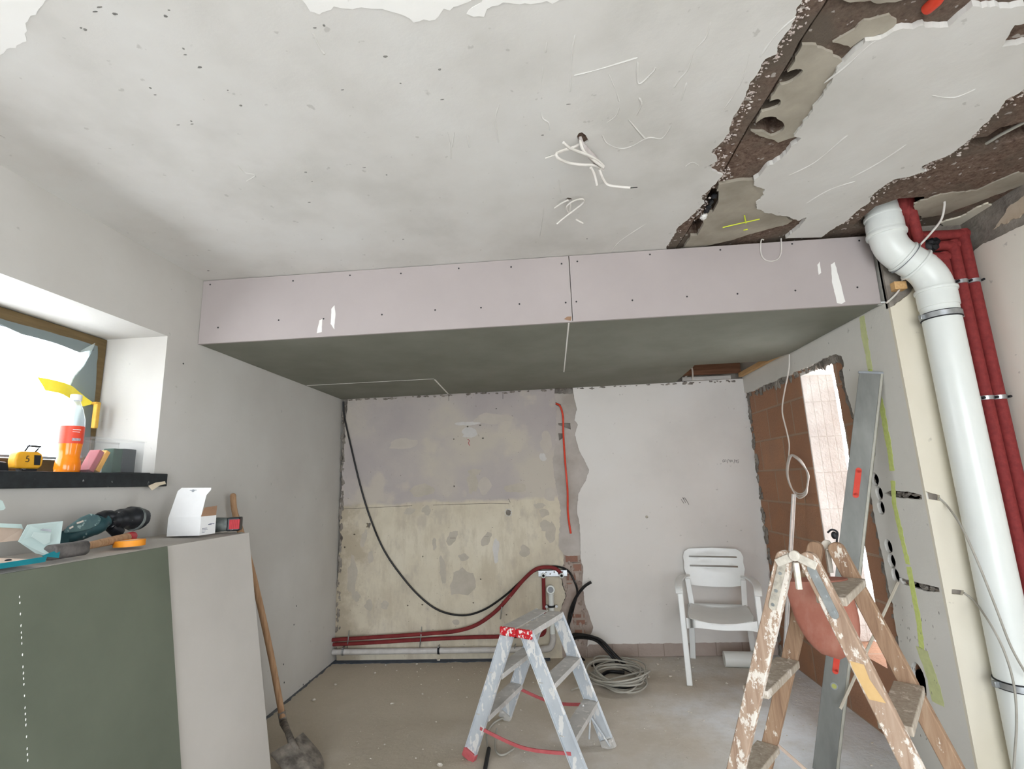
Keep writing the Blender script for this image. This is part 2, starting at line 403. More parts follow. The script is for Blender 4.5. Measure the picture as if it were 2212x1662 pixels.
def prr(l): return [(P(x, y, 0, XR).y, P(x, y, 0, XR).z) for x, y in l]
def pk(l): return [(P(x, y, 1, YC).x, P(x, y, 1, YC).z) for x, y in l]
def blob(cx, cy, rx, ry, n=18, seed=0, j=.25, a0=0):
    out = []
    for k in range(n):
        a = 2*math.pi*k/n; q = 1+j*noise.noise(V(math.cos(a)*1.5+seed*7, math.sin(a)*1.5, seed)); x, y = rx*q*math.cos(a), ry*q*math.sin(a)
        out.append((cx+x*math.cos(a0)-y*math.sin(a0), cy+x*math.sin(a0)+y*math.cos(a0)))
    return out
def struct(o): o['kind'] = 'structure'; return o

# ================================================================ SETTING
# floor and ground
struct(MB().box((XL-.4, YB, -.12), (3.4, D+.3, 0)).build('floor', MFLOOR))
struct(MB().box((-14, -16, -.3), (14, YB, -.14)).build('ground', MGROUND))
struct(MB().box((3.45, YB, -.3), (12, 12, -.14)).build('ground', MGROUND))

# ceiling: brown slab in two pours with a gap, plaster skin peeled off between
groove = pc([(1796, -2), (1782, 22), (1757, 58), (1730, 99), (1716, 128), (1693, 165), (1667, 208), (1643, 245), (1620, 279), (1591, 330), (1562, 382), (1547, 402), (1528, 432), (1508, 468), (1487, 505), (1462, 540)])
g0 = [(groove[0].x, YB)]+[(q.x, q.y) for q in groove]+[(groove[-1].x, D+.3)]
h_a = pc([(1692, 184), (1700, 168), (1716, 160), (1729, 161), (1724, 170), (1708, 181)])
h_b = pc([(1649, 243), (1653, 233), (1672, 224), (1682, 225), (1679, 235), (1657, 243)])
h_c = pc([(1621, 281), (1635, 273), (1653, 262), (1675, 261), (1692, 278), (1683, 290), (1664, 298), (1653, 290), (1634, 289)])
h_d = pc([(1520, 458), (1528, 430), (1540, 417), (1553, 416), (1552, 440), (1540, 462)])
h_e = pc([(1488, 512), (1499, 486), (1517, 477), (1521, 486), (1506, 512)])
def rnd_(l, k=1.0):
    c = sum(l, Vector((0, 0)))/len(l); return [Vector((q.x, q.y)) for q in catmull([Vector((*(c+(p-c)*k), 0)) for p in l], 3, True)]
h_a = rnd_(h_a, 1.35); h_b = rnd_(h_b, 1.3); h_c = rag(rnd_(h_c, 1.12), .004, .01, 2)
h_f = pc([(2097, 316), (2108, 308), (2134, 305), (2163, 286), (2200, 277), (2240, 268), (2240, 300), (2200, 312), (2149, 327), (2127, 329), (2101, 323)])
h_g = [(1.60, 2.33), (1.67, 2.27), (1.78, 2.27), (1.87, 2.38), (1.88, 2.54), (1.6, 2.54)]
sl = MB(); plate(sl, [(XL-.3, YB)]+[(x-.006, y) for x, y in g0]+[(XL-.3, D+.3)], [], FC, .010, .12)
sr = MB(); plate(sr, [(x+.006, y) for x, y in g0]+[(3.4, D+.3), (3.4, YB)], [h_a, h_b, h_c, h_d, h_e, h_f, h_g], FC, .020, .12)
ceil = MB(); ceil.box((XL-.4, YB, H+.32), (3.4, D+.3, H+.4))
for a, b in (((XL-.4, YB-.05, H+.12), (3.4, YB, H+.4)), ((XL-.4, D+.25, H+.12), (3.4, D+.3, H+.4)), ((3.38, YB, H+.12), (3.42, D+.3, H+.4)), ((XL-.4, YB, H+.12), (XL-.36, D+.3, H+.4))): ceil.box(a, b)
ceil = struct(ceil.build('ceiling', MDARK))
sl.build('concrete_slab', MBROWN, ceil); sr.build('concrete_slab', MBROWN, ceil)
edge = pc([(1440, 536), (1466, 492), (1490, 468), (1499, 461), (1521, 440), (1514, 424), (1547, 398), (1562, 378), (1540, 362), (1528, 360), (1548, 348), (1536, 330), (1552, 314), (1562, 303), (1573, 286), (1584, 250), (1596, 235), (1606, 217), (1620, 184), (1635, 162), (1645, 140), (1653, 128), (1675, 117), (1690, 81), (1705, 62), (1719, 44), (1723, 18), (1734, -4)])
main = [(XL, YB), (XL, D), (edge[0].x, D), (edge[0].x, YS+.06)]+[(q.x, q.y) for q in edge]+[(.70, .6), (.70, YB)]
wire1 = pc([(1246, 296), (1250, 288), (1257, 286), (1265, 292), (1272, 305), (1262, 312), (1250, 306)])
wire2 = pc([(1221, 431), (1226, 427), (1234, 428), (1236, 434), (1228, 436)])
pm = MB(); plate(pm, rag(main, .010, .012, 3, keep=(0, 1, 2, 31, 32, 33)), [wire1, wire2], FC, 0, .012, .12)
pm.build('plaster_layer', MCEIL, ceil)
isl = pc([(1774, 513), (1697, 515), (1712, 504), (1730, 485), (1742, 470), (1725, 478), (1700, 468), (1655, 462), (1636, 452), (1634, 438), (1645, 425), (1650, 410), (1630, 400), (1631, 389), (1645, 375), (1653, 363), (1675, 352), (1690, 341), (1704, 325), (1719, 308), (1730, 299), (1712, 294), (1752, 242), (1782, 195), (1807, 147), (1840, 117), (1870, 88), (1892, 86), (1929, 70), (1990, 60), (2050, 59), (2072, 40), (2097, 18), (2140, 15), (2230, 18), (2230, 46), (2189, 55), (2167, 88), (2160, 106), (2195, 100), (2230, 90), (2230, 185), (2175, 217), (2134, 261), (2097, 294), (2070, 318), (2042, 341), (2015, 350), (1991, 363), (2002, 371), (1965, 382), (1929, 389), (1896, 411), (1874, 440), (1833, 474), (1804, 492)])
pi_ = MB(); plate(pi_, rag(isl, .010, .010, 8, keep=(0,)), [], FC, 0, .021, .12); pi_.build('plaster_layer', MCEIL, ceil)
c1 = pc([(1734, 104), (1755, 104), (1775, 112), (1800, 122), (1822, 138), (1800, 172), (1790, 200), (1760, 246), (1735, 280), (1722, 300), (1700, 306), (1684, 312), (1662, 304), (1636, 296), (1622, 288), (1638, 262), (1660, 228), (1690, 180), (1716, 138)])
cp = MB(); plate(cp, rag(c1, .006, .012, 4), [h_a, h_b, h_c], FC, .010, .021); cp.build('cement_patch', MCEM, ceil)
c2 = pc([(1553, 402), (1600, 393), (1640, 392), (1655, 410), (1650, 440), (1680, 466), (1700, 472), (1712, 480), (1700, 488), (1660, 498), (1620, 508), (1580, 522), (1500, 540), (1475, 544), (1496, 506), (1522, 470), (1540, 430)])
cp = MB(); plate(cp, rag(c2, .005, .012, 5), [h_d, h_e], FC, .006, .021); cp.build('cement_patch', MCEM, ceil)
c3 = pc([(1790, 3), (1850, -10), (2000, -8), (1990, 6), (1900, 10), (1840, 12)])
cp = MB(); plate(cp, rag(c3, .01, .012, 6), [], FC, .012, .021); cp.build('cement_patch', MCEM, ceil)
c3 = pc([(1868, 55), (1905, 45), (1930, 55), (1925, 72), (1890, 84), (1872, 88), (1840, 110), (1800, 98), (1840, 80)])
cp = MB(); plate(cp, rag(c3, .012, .012, 7), [], FC, .013, .021); cp.build('cement_patch', MCEM, ceil)
c4 = pc([(2030, 486), (2075, 474), (2135, 445), (2150, 452), (2125, 475), (2085, 500), (2050, 505)])
cp = MB(); plate(cp, rag(c4, .012, .012, 8), [], FC, .012, .021); cp.build('plaster_remnant', MCREAM, ceil)
c5 = pc([(1975, 446), (2035, 425), (2110, 418), (2200, 380), (2230, 400), (2120, 440), (2040, 470), (1990, 478)])
cp = MB(); plate(cp, rag(c5, .012, .012, 9), [], FC, .014, .021); cp.build('cement_patch', MCEM, ceil)
m = MB()
for lst, w in (([(1561, 491), (1600, 482), (1641, 473)], .004), ([(1608, 465), (1611, 482)], .0035), ([(1606, 497), (1615, 495)], .0045)):
    m.tube([P(x, y, 2, H+.0065) for x, y in lst], w, 6)
m.build('spray_mark', MLIME, ceil)
# white filler at the near edge
for k, l in enumerate(([(645, -25), (1010, -25), (1020, 5), (960, 20), (925, 38), (895, 45), (850, 22), (790, 12), (740, 18), (720, 12), (690, 32), (665, 25), (655, 8)],
          [(1075, -25), (1250, -25), (1215, -3), (1170, 5), (1110, 8), (1065, 14), (1045, 30), (1012, 32), (1030, 10)],
          [(-30, -30), (120, -30), (100, 5), (75, 30), (52, 48), (60, 90), (30, 108), (-30, 130)])):
    m = MB(); plate(m, rag(pc(l), .012, .012, 20+k), [], FC, -.0012, .001); m.build('filler_patch', MFILL, ceil)
# raised trowel ridges and cracks of the skim coat
m = MB()
RID = [[(1243, 72), (1236, 110), (1234, 160), (1231, 200)], [(1237, 163), (1290, 150), (1340, 135), (1379, 123)], [(1182, 88), (1178, 115)], [(1174, 140), (1167, 200)], [(1377, 130), (1379, 180), (1410, 155), (1416, 145)],
       [(1313, 155), (1330, 195), (1338, 220)], [(1535, 45), (1525, 80), (1500, 110), (1485, 150), (1468, 170), (1455, 190)], [(1484, 176), (1470, 220)], [(1380, 210), (1385, 225), (1374, 250)], [(1355, 255), (1385, 290), (1395, 300)],
       [(1310, 265), (1330, 250), (1337, 232)], [(1300, 290), (1312, 310), (1340, 320), (1365, 315), (1400, 297), (1430, 298), (1450, 270)], [(1168, 240), (1172, 255), (1185, 265), (1188, 282)], [(1080, 220), (1070, 260), (1078, 310)],
       [(1700, 380), (1760, 350), (1820, 300), (1830, 293)], [(1830, 388), (1900, 350), (1960, 310)], [(1780, 180), (1830, 140), (1880, 95), (1905, 83)], [(1640, 125), (1660, 95), (1690, 60), (1720, 35)], [(1205, 385), (1212, 420)], [(1175, 445), (1165, 515)],
       [(2010, 205), (2060, 210), (2110, 190)], [(966, 282), (972, 310), (974, 345)], [(982, 282), (976, 320)], [(1480, 360), (1495, 350), (1510, 358)], [(1320, 545), (1340, 520), (1400, 480)], [(675, 68), (690, 100), (702, 118)], [(1010, 290), (1014, 320)], [(512, 355), (528, 372), (552, 378), (530, 392)],
       [(1740, 440), (1790, 410), (1850, 390)], [(1620, 110), (1600, 180), (1560, 240)]]
for k, l in enumerate(RID):
    pts = catmull([P(x, y, 2, H+.0015) for x, y in l], 6)
    m.tube(pts, [(.0034+.0026*noise.noise(p*18)) * (1 if 0 < i < len(pts)-1 else .2) for i, p in enumerate(pts)], 6)
tag(m.build('trowel_ridge', MCEIL, ceil, smooth=True), kind='stuff')
m = MB()
r_ = random.Random(3)
for k in range(520):                      # crumbs of paint still stuck on the torn edges
    src = edge if k % 5 < 3 else isl[40:]
    i = r_.randrange(len(src)-1); q = Vector(src[i]).lerp(Vector(src[i+1]), r_.random())
    q = q+Vector((abs(r_.gauss(.014, .02)), r_.gauss(0, .02))); s = r_.uniform(.001, .0055)
    if 1.2 < q.x+q.y and not inside(q, isl): m.ball((q.x, q.y, H+.010), s*r_.uniform(.6, 1.6), s*.8, .003, k, 1.2, 5)
tag(m.build('plaster_crumb', MCHIP, ceil), kind='stuff')
m = MB()
for k, (x, y) in enumerate([(175, 60), (184, 64), (215, 15), (396, 105), (400, 118), (432, 145), (492, 195), (520, 228), (385, 270), (413, 262), (415, 268), (668, 437), (674, 392), (660, 372), (787, 362), (835, 378), (740, 194), (833, 122), (865, 180), (950, 150), (955, 215), (700, 55), (680, 60), (248, 30), (365, 22), (358, 35), (205, 25), (325, 190), (335, 205), (450, 585), (695, 517), (871, 517), (1228, 225), (1268, 516), (1172, 292)]):
    p = P(x, y, 2, H); m.ball((p.x, p.y, H), .0035+.002*(k % 3), .002+.002*(k % 2), .0012, k, .5, 5)
tag(m.build('pit_mark', simple('pit_grey', '6f6d69', '85827d', 60, .9), ceil), kind='stuff')
m = MB()
for k, (px, py, rx, ry) in enumerate([(1668, 286, .03, .02), (1715, 172, .02, .01), (1670, 234, .02, .01)]):
    p = P(px, py, 2, H+.05); m.ball((p.x, p.y, H+.06), rx, ry, .02, k, .6, 8)
m.build('mortar_lump', simple('blue_grey_mortar', '8b9095', '9ba0a3', 20, .9), ceil, smooth=True)

# left wall with window opening
SILLZ = 1.557
lw = MB(); plate(lw, [(YB, 0), (D+.25, 0), (D+.25, H+.02), (YB, H+.02)], [[(.95, SILLZ-.06), (2.366, SILLZ-.06), (2.366, 2.262), (.95, 2.262)]], FL_, 0, .38)
lw = struct(lw.build('wall_left', MLEFT))
m = MB(); plate(m, [(2.40, 1.20), (2.52, 1.4), (2.5, 2.3), (2.40, 2.4)], [], FL_, -.0006, .001)
m = MB()
for k, (x, y) in enumerate([(396, 786), (594, 1458), (600, 1505), (612, 1436), (560, 1510), (668, 1472), (655, 1480), (635, 1350), (640, 1310), (614, 1475)]):
    p = P(x, y, 0, XL+.0); m.ball((XL, p.y, p.z), .002, .006, .006 if k else .004, k, .6, 5)
tag(m.build('scuff_mark', MINK, lw), kind='stuff')

# window: frame, sheet, handle
win = thing('window_1', (-2.30, 1.65, 1.56), None, None); win['kind'] = 'structure'
fy0, fy1, fz0, fz1 = .95, 2.36, 1.56, 2.258
def bar(y0, y1, z0, z1, x0=-2.33, x1=-2.28): return MB().box((x0, y0, z0), (x1, y1, z1))
m = MB(); plate(m, [(fy0, fz0), (fy1, fz0), (fy1, fz1), (fy0, fz1)], [[(fy0+.045, fz0+.07), (fy1-.05, fz0+.07), (fy1-.05, fz1-.055), (fy0+.045, fz1-.055)]], lambda u, v, w: V(-2.28-w, u, v), 0, .05)
m.build('frame', MFRAME, win, bevel=.004)
m = MB(); plate(m, [(fy0+.05, fz0+.075), (fy1-.055, fz0+.075), (fy1-.055, fz1-.06), (fy0+.05, fz1-.06)], [[(fy0+.1, fz0+.085), (fy1-.072, fz0+.085), (fy1-.072, fz1-.075), (fy0+.1, fz1-.075)]], lambda u, v, w: V(-2.30-w, u, v), 0, .04)
m.build('sash', simple('pale_sash', '8e949a', '989ea2', 10, .5), win)
MB().box((-2.325, fy0+.06, fz0+.08), (-2.321, fy1-.06, fz1-.07)).build('pane', NT('window_glass').set(.02, 0, .5, alpha=.12), win)
def pw(l, x=-2.275): return [(P(a, b, 0, x).y, P(a, b, 0, x).z) for a, b in l]
FW = lambda off: (lambda u, v, w: V(-2.275+off+.012*noise.noise(V(u*7, v*7, off*90))-w, u, v))
hd = MB(); 
for a, b in (((206, 868), (221, 876)),): 
    p, q = P(a[0], a[1], 0, -2.24), P(b[0], b[1], 0, -2.24); hd.box((-2.28, p.y, q.z), (-2.235, p.y+.030, p.z))
p, q = P(204, 872, 0, -2.235), P(221, 928, 0, -2.235); hd.box((-2.245, p.y+.004, q.z), (-2.222, p.y+.024, p.z))
hd.build('handle', MYELH, win, bevel=.004)
sheet = thing('protective_sheet', (-2.275, 1.65, 1.65), 'wrinkled grey plastic sheet taped inside the small window frame', 'plastic sheet')
m = MB(); plate(m, rag(pw([(-60, 674), (0, 688), (110, 719), (212, 748), (209, 800), (203, 870), (196, 945), (190, 985), (172, 990), (160, 940), (168, 900), (180, 860), (150, 838), (160, 815), (182, 790), (195, 765), (203, 756), (172, 762), (120, 742), (50, 722), (0, 700), (-60, 676)]), .002, .03, 2), [], FW(0), 0, .001, .03); m.build('torn_edge', MSHEET, sheet, smooth=True)
m = MB(); plate(m, rag(pw([(205, 742), (175, 757), (140, 750), (139, 800), (138, 900), (132, 985), (172, 990), (162, 940), (168, 900), (180, 860), (150, 838), (160, 815), (182, 790)]), .002, .03, 5), [], FW(.004), 0, .001, .03); m.build('thin_film', MSHEETL, sheet, smooth=True)
m = MB(); plate(m, rag(pw([(83, 815), (100, 819), (130, 828), (160, 838), (186, 852), (206, 868), (204, 873), (190, 878), (172, 874), (150, 862), (120, 850), (95, 844)], -2.21), .0012, .02, 3), [],
      lambda u, v, w: V(-2.21-w+.02*math.sin(u*19), u, v), 0, .0015, .03)
tag(m.build('yellow_tape', MYEL, smooth=True), 'bright yellow adhesive tape strip peeling across the small window', 'tape')
m = MB().box((-2.30, .7, SILLZ-.062), (XL+.03, 2.42, SILLZ)); sill = struct(m.build('trim_1', MSILL, bevel=.003))
m = MB(); m.tube([P(352, 1030, 0, XL+.034), P(345, 1046, 0, XL+.036), P(330, 1052, 0, XL+.03)], [.012, .009, .004], 4)
pp = [P(x, y, 0, XL+.033) for x, y in [(320, 1050), (336, 1043), (356, 1040), (358, 1046), (345, 1049), (328, 1060)]]
m = MB().prism(pp, (.0012, 0, 0)); tag(m.build('paper_scrap', MPAPER), 'small torn beige paper scrap stuck under the end of the black window sill', 'paper')

# back wall
bw = MB(); plate(bw, [(XL-.38, 0), (XR+.3, 0), (XR+.3, H+.1), (XL-.38, H+.1)], [], FB, .05, .3); bw = struct(bw.build('wall_back', MMORT))
drill = pb([(1031, 912), (1010, 922), (1037, 919), (1011, 913), (980, 949), (1043, 947), (1072, 883), (981, 1051), (1045, 1049), (913, 1203), (1038, 1252), (1009, 1244), (1022, 1303), (801, 1206), (797, 1309), (830, 1309), (880, 1309), (912, 1307), (1094, 1329), (744, 1183), (765, 1155)])
holes = [blob(x, z, .0055+.002*(k % 3), .0055+.002*(k % 2), 8, k) for k, (x, z) in enumerate(drill)]
hx, hz = pb([(1098, 1108)])[0]; holes.append(blob(hx, hz, .024, .026, 16, 3))
hx, hz = pb([(795, 1135)])[0]; holes.append(blob(hx, hz, .018, .03, 16, 9, .8))
old = [(XL+.02, 0)]+pb([(722, 1385), (720, 1340), (725, 1290), (728, 1240), (731, 1200), (740, 1165), (733, 1150), (735, 1100), (739, 1030), (743, 960), (747, 900), (750, 868)])+[(-1.9, H+.02), (.1, H+.02)]
oldr = pb([(1199, 850), (1202, 900), (1199, 960), (1193, 1000), (1203, 1060), (1209, 1100), (1210, 1135), (1206, 1180), (1218, 1200), (1213, 1250), (1222, 1290), (1206, 1330), (1214, 1400)])
outl = rag(old, .010, .015, 12, closed=False)+rag(oldr, .010, .012, 13, closed=False)+[Vector((oldr[-1][0], .0))]
m = MB(); plate(m, outl, holes, FB, .006, .05); m.build('old_plaster', MOLD, bw)
MPAT = simple('grey_filler_patch', 'b1a99b', 'bab2a5', 12, .93); MPATY = simple('cream_filler_patch', 'b8b0a6', 'beb6ac', 12, .93); MPATW = simple('whitish_filler_patch', 'c3c0bc', 'cdcac6', 12, .93)
def patches(lst, mat, seed, w=.0052):
    for k, (x, y, rx, ry, a) in enumerate(lst):
        u, v = pb([(x, y)])[0]; mm = MB(); plate(mm, rag(blob(u, v, rx/247, ry/247, 14, seed+k, .5, a), .005, .01, seed+k), [], FB, w-.0003*(k % 6), .0062); mm.build('filler_patch', mat, bw)
patches([(976, 1163, 10, 16, -.6), (1050, 1165, 9, 16, -.6), (1174, 1108, 10, 10, 0), (1177, 1136, 11, 13, 0), (1000, 1260, 24, 30, .2), (1133, 1192, 12, 11, 0), (921, 1102, 10, 9, 0), (957, 1235, 7, 30, .1), (800, 1205, 7, 14, 0), (938, 1175, 4, 14, 0), (1165, 1093, 12, 6, 0), (884, 1105, 12, 7, .2), (985, 1345, 8, 5, 0), (797, 1309, 9, 11, 0), (830, 1309, 9, 9, 0), (1115, 1055, 22, 12, 0), (1020, 1045, 12, 22, 0), (910, 1060, 26, 14, 0), (785, 1165, 7, 18, -.3), (760, 1250, 10, 40, 0), (1190, 1150, 12, 20, 0), (1025, 1020, 15, 7, 0), (1000, 1205, 10, 8, 0), (770, 1290, 7, 9, 0)], MPAT, 30)
patches([(965, 1055, 12, 20, 0), (1046, 1050, 14, 16, 0), (1180, 955, 14, 22, 0), (1060, 905, 40, 12, 0), (1188, 1070, 13, 14, 0), (870, 960, 30, 14, 0)], MPATY, 60)
patches([(1172, 988, 7, 9, .6), (1072, 1190, 7, 26, -.05), (1010, 915, 32, 4, 0), (1013, 935, 22, 10, 0)], MPATW, 80)
m = MB()                                  # hairline joint across the old plaster
for l in ([(740, 1100), (810, 1097), (890, 1093)], [(935, 1092), (990, 1090), (1060, 1088), (1100, 1089)], [(1098, 1078), (1102, 1086)], [(972, 1163), (984, 1163)], [(1046, 1160), (1056, 1160)], [(969, 853), (969, 866)], [(1086, 851), (1086, 862)]):
    m.tube([V(P(x, y, 1, D).x, D+.006, P(x, y, 1, D).z) for x, y in l], .0016, 5)
tag(m.build('crack', MDARK, bw), kind='stuff')
m = MB()
hx, hz = pb([(1098, 1108)])[0]
for k in range(9):
    a = k*.7; m.ball((hx+.028*math.cos(a), D+.005, hz+.03*math.sin(a)), .008, .003, .006, k, .8, 5)
m.build('chipped_rim', MPATW, bw)
strip = rag(pb([(1190, 850), (1262, 850), (1266, 900), (1268, 960), (1278, 1010), (1282, 1040), (1272, 1090), (1272, 1150), (1266, 1180), (1272, 1200), (1225, 1202), (1196, 1190), (1190, 1050), (1184, 950)]), .006, .015, 21)
ch = pb([(1206, 914), (1232, 914), (1233, 928), (1222, 924), (1206, 918)]); ch2 = pb([(1206, 936), (1218, 936), (1216, 946), (1208, 952)]); ch3 = pb([(1199, 868), (1212, 874), (1210, 879), (1199, 874)])
m = MB(); plate(m, strip, [ch, ch2, ch3], FB, .014, .05); m.build('cement_channel', simple('channel_cement', 'a39b92', 'bbb4ae', 3.2, .93, bump=.4, bs=25), bw)
bk = rag(pb([(1215, 1195), (1276, 1190), (1282, 1260), (1282, 1300), (1296, 1350), (1292, 1424), (1190, 1424), (1205, 1330), (1224, 1290), (1214, 1250)]), .01, .015, 22)
m = MB(); plate(m, bk, [], FB, .02, .05); m.build('mortar_strip', simple('pinkish_strip_mortar', '94847a', 'b3a59b', 7, .95, bump=.7, bs=40), bw)
for k, l in enumerate(([(1218, 1200), (1250, 1200), (1252, 1217), (1220, 1218)], [(1220, 1242), (1242, 1240), (1246, 1262), (1224, 1264)], [(1236, 1328), (1262, 1330), (1264, 1350), (1240, 1352)], [(1240, 1356), (1262, 1358), (1266, 1376), (1242, 1374)], [(1236, 1216), (1256, 1216), (1256, 1238), (1238, 1238)])):
    m = MB(); plate(m, rag(pb(l), .005, .01, 140+k), [], FB, .016, .03); m.build('exposed_brick', MBRICKB, bw)
m = MB()
for k in range(38):
    x, y = r_.uniform(1208, 1266), r_.uniform(1215, 1415); u, v = pb([(x, y)])[0]; m.ball((u, D+.02, v), r_.uniform(.008, .022), .008, r_.uniform(.008, .03), k, .9, 6)
tag(m.build('mortar_lump', simple('pinkish_mortar', '8f7e74', 'b0a196', 25, .95, bump=.6), bw, smooth=True), kind='stuff')
fr = pb([(1238, 850), (1246, 886), (1241, 909), (1247, 918), (1242, 941), (1252, 975), (1262, 995), (1273, 1016), (1268, 1030), (1266, 1039), (1257, 1052), (1250, 1066), (1246, 1103), (1253, 1137), (1254, 1206), (1260, 1228), (1258, 1269), (1264, 1307), (1274, 1332), (1282, 1357), (1272, 1377), (1268, 1398)])
fo = [Vector((fr[0][0], ZS+.006))]+rag(fr, .006, .012, 31, closed=False)+rag([(fr[-1][0], .105), (XR, .105)], .004, .02, 33, closed=False)[1:]+[Vector((XR+.02, .105)), Vector((XR+.02, ZS+.006))]
u, v = pb([(1397, 1117)])[0]
m = MB(); plate(m, fo, [blob(u, v, .012, .012, 12, 1, 0)], FB, 0, .05); m.build('fresh_plaster', MFRESH, bw)
MB().cyl((u, D+.006, v), (u, D+.03, v), .0105, n=12).build('filled_dowel', MPAT, bw)
sk = MB(); plate(sk, rag([(.20, .0), (XR+.02, .0), (XR+.02, .11), (.20, .11)], .002, .03, 40), [], FB, .010, .05)
sk.build('skirting_bed', m_brick('skirting_imprint', 'b5a9a1', 'bdb2aa', '9a8f87', 'x', .21, .4, .004, 0), bw)
def flatmark(lines, plane, w, mat, name, parent, off=-.0003):
    m = MB()
    for l in lines:
        pts = [P(x, y, plane[0], plane[1]) for x, y in l]
        m.tube(pts, w, 5)
    return m.build(name, mat, parent)
S_ = lambda x, y: (1220+x/4.373, 840+y/4.373)
wr = [[S_(1500, 668), S_(1492, 682), S_(1496, 697), S_(1506, 692), S_(1500, 682)], [S_(1512, 672), S_(1510, 694), S_(1524, 692), S_(1524, 674), S_(1512, 672)], [S_(1545, 665), S_(1535, 703)], [S_(1562, 682), S_(1552, 684), S_(1554, 672), S_(1562, 672), S_(1562, 697)], [S_(1572, 676), S_(1570, 694), S_(1582, 692), S_(1583, 677), S_(1572, 676)],
      [S_(1606, 665), S_(1598, 706)], [S_(1612, 684), S_(1620, 676), S_(1618, 700)], [S_(1646, 674), S_(1630, 676), S_(1630, 686), S_(1642, 686), S_(1640, 700), S_(1628, 700)]]
flatmark(wr, (1, D), .0016, MINK, 'handwritten_note', bw)
flatmark([[S_(1558, 724), S_(1574, 726), S_(1560, 738), S_(1574, 740)]], (1, D), .001, MPAT, 'handwritten_note', bw)
flatmark([[S_(1100, 1045), S_(1125, 1085)], [S_(1112, 1028), S_(1142, 1078)], [S_(1130, 1028), S_(1150, 1062)], [S_(1140, 1040), S_(1172, 1096)], [S_(1120, 1032), S_(1128, 1050)]], (1, D), .0028, simple('scratched_grey', '77726d', '8a8580', 30), 'scratch_mark', bw)
# skim filler on fresh plaster's torn side, ragged top under the soffit
m = MB()
for k in range(70):
    t = r_.random(); u = -1.9+t*3.6; s = r_.uniform(.004, .016)
    m.ball((u, D+.004, ZS-.004-r_.random()*.012), s*1.6, .012, s*.7, k, .9, 5)
tag(m.build('torn_top_edge', MMORT, bw), kind='stuff')
m = MB()
for k in range(60):
    z = r_.uniform(.1, 2.25); s = r_.uniform(.006, .02)
    m.ball((XL+.018+r_.uniform(-.01, .02), D+.012, z), s, .014, s*1.8, k, .9, 5)
tag(m.build('broken_edge', MMORT, bw), kind='stuff')
# blue damp membrane at the floor joint
m = MB(); plate(m, rag([(XL, D-.075), (-.1, D-.06), (-.1, D+.02), (XL, D+.02)], .012, .02, 50, keep=(2, 3)), [], lambda u, v, w: V(u, v, w), .0005, .0035)
m.build('trim_1_membrane', MDARK) if False else tag(m.build('damp_membrane', simple('blue_grey_membrane', '454c58', '535b68', 12, .8)), 'blue grey damp membrane strip along floor under the white wall pipe', 'membrane')
m = MB(); plate(m, rag([(XL, 2.9), (XL+.03, 2.9), (XL+.02, D), (XL, D)], .012, .02, 52, keep=(3,)), [], lambda u, v, w: V(u, v, w), .0005, .003)
tag(m.build('damp_membrane', simple('dark_joint_dirt', '565a60', '6c6e70', 12, .9)), 'thin dark membrane edge on the floor along the left wall', 'membrane')

# right wall: clay brick with slot opening, plaster broken away round it
slot = [(3.60, .385), (3.60, 1.2), (3.598, 2.128), (3.175, 2.112), (3.165, 1.9), (3.160, 1.6), (3.165, 1.3), (3.15, 1.0), (3.14, .7), (3.125, .385)]
slot = rag(slot, .006, .03, 61, keep=(0, 1, 9))
boxes = [(1883, 975, .030, .040), (1890, 1036, .031, .036), (1899, 1066, .031, .036), (1903, 1097, .031, .036), (1919, 1181, .031, .036), (1926, 1212, .031, .036), (1934, 1243, .031, .036), (1985, 1472, .05, .085)]
bh = []
for k, (x, y, ry, rz) in enumerate(boxes):
    p = P(x, y, 0, XR); bh.append(blob(p.y, p.z, ry, rz, 20, k, .12))
rw = MB(); plate(rw, [(YC+.02, 0), (D+.3, 0), (D+.3, H+.1), (YC+.02, H+.1)], [slot]+bh, FR_, .02, .10)
plate(rw, [(YC+.02, 0), (D+.3, 0), (D+.3, H+.1), (YC+.02, H+.1)], [slot], FR_, .10, .235)
rw = struct(rw.build('wall_right', MBRICKR))
for k, (x, y, ry, rz) in enumerate(boxes):  # black cups added in the holes, painting in their deep shade
    p = P(x, y, 0, XR); MB().lathe([(min(ry, rz)*.98, 0), (min(ry, rz)*.98, -.06), (.0001, -.06), (.0001, -.064), (min(ry, rz)*1.03, -.064), (min(ry, rz)*1.03, 0)], (XR+.018, p.y, p.z), (-1, 0, 0), 20).build('hole_shade_liner', MRUB if k < 7 else MDARK, rw, smooth=True)
cut = prr([(1612, 850), (1640, 838), (1680, 820), (1718, 803), (1760, 785), (1790, 770), (1806, 766), (1818, 770), (1822, 785), (1819, 800), (1826, 835), (1842, 893), (1850, 930), (1862, 990), (1877, 1043), (1892, 1136), (1906, 1200), (1912, 1240), (1926, 1300), (1938, 1380), (1950, 1460), (1962, 1540)])
po = [Vector((YC+.0156, 0)), Vector((YC+.0156, H+.1)), Vector((D+.02, H+.1)), Vector((D+.02, 2.165))]+rag(cut, .009, .012, 71, closed=False)+[Vector((3.03, .10)), Vector((3.05, 0))]
GR1 = prr([(1909, 1066), (1920, 1060), (1960, 1062), (2000, 1070), (2004, 1080), (1960, 1078), (1925, 1074)]); GR2 = prr([(1942, 1248), (1965, 1254), (2010, 1266), (2045, 1275), (2046, 1284), (2000, 1278), (1950, 1262)])
GR1 = [(max(q[0], YC+.03), q[1]) for q in GR1]; GR2 = [(max(q[0], YC+.03), q[1]) for q in GR2]
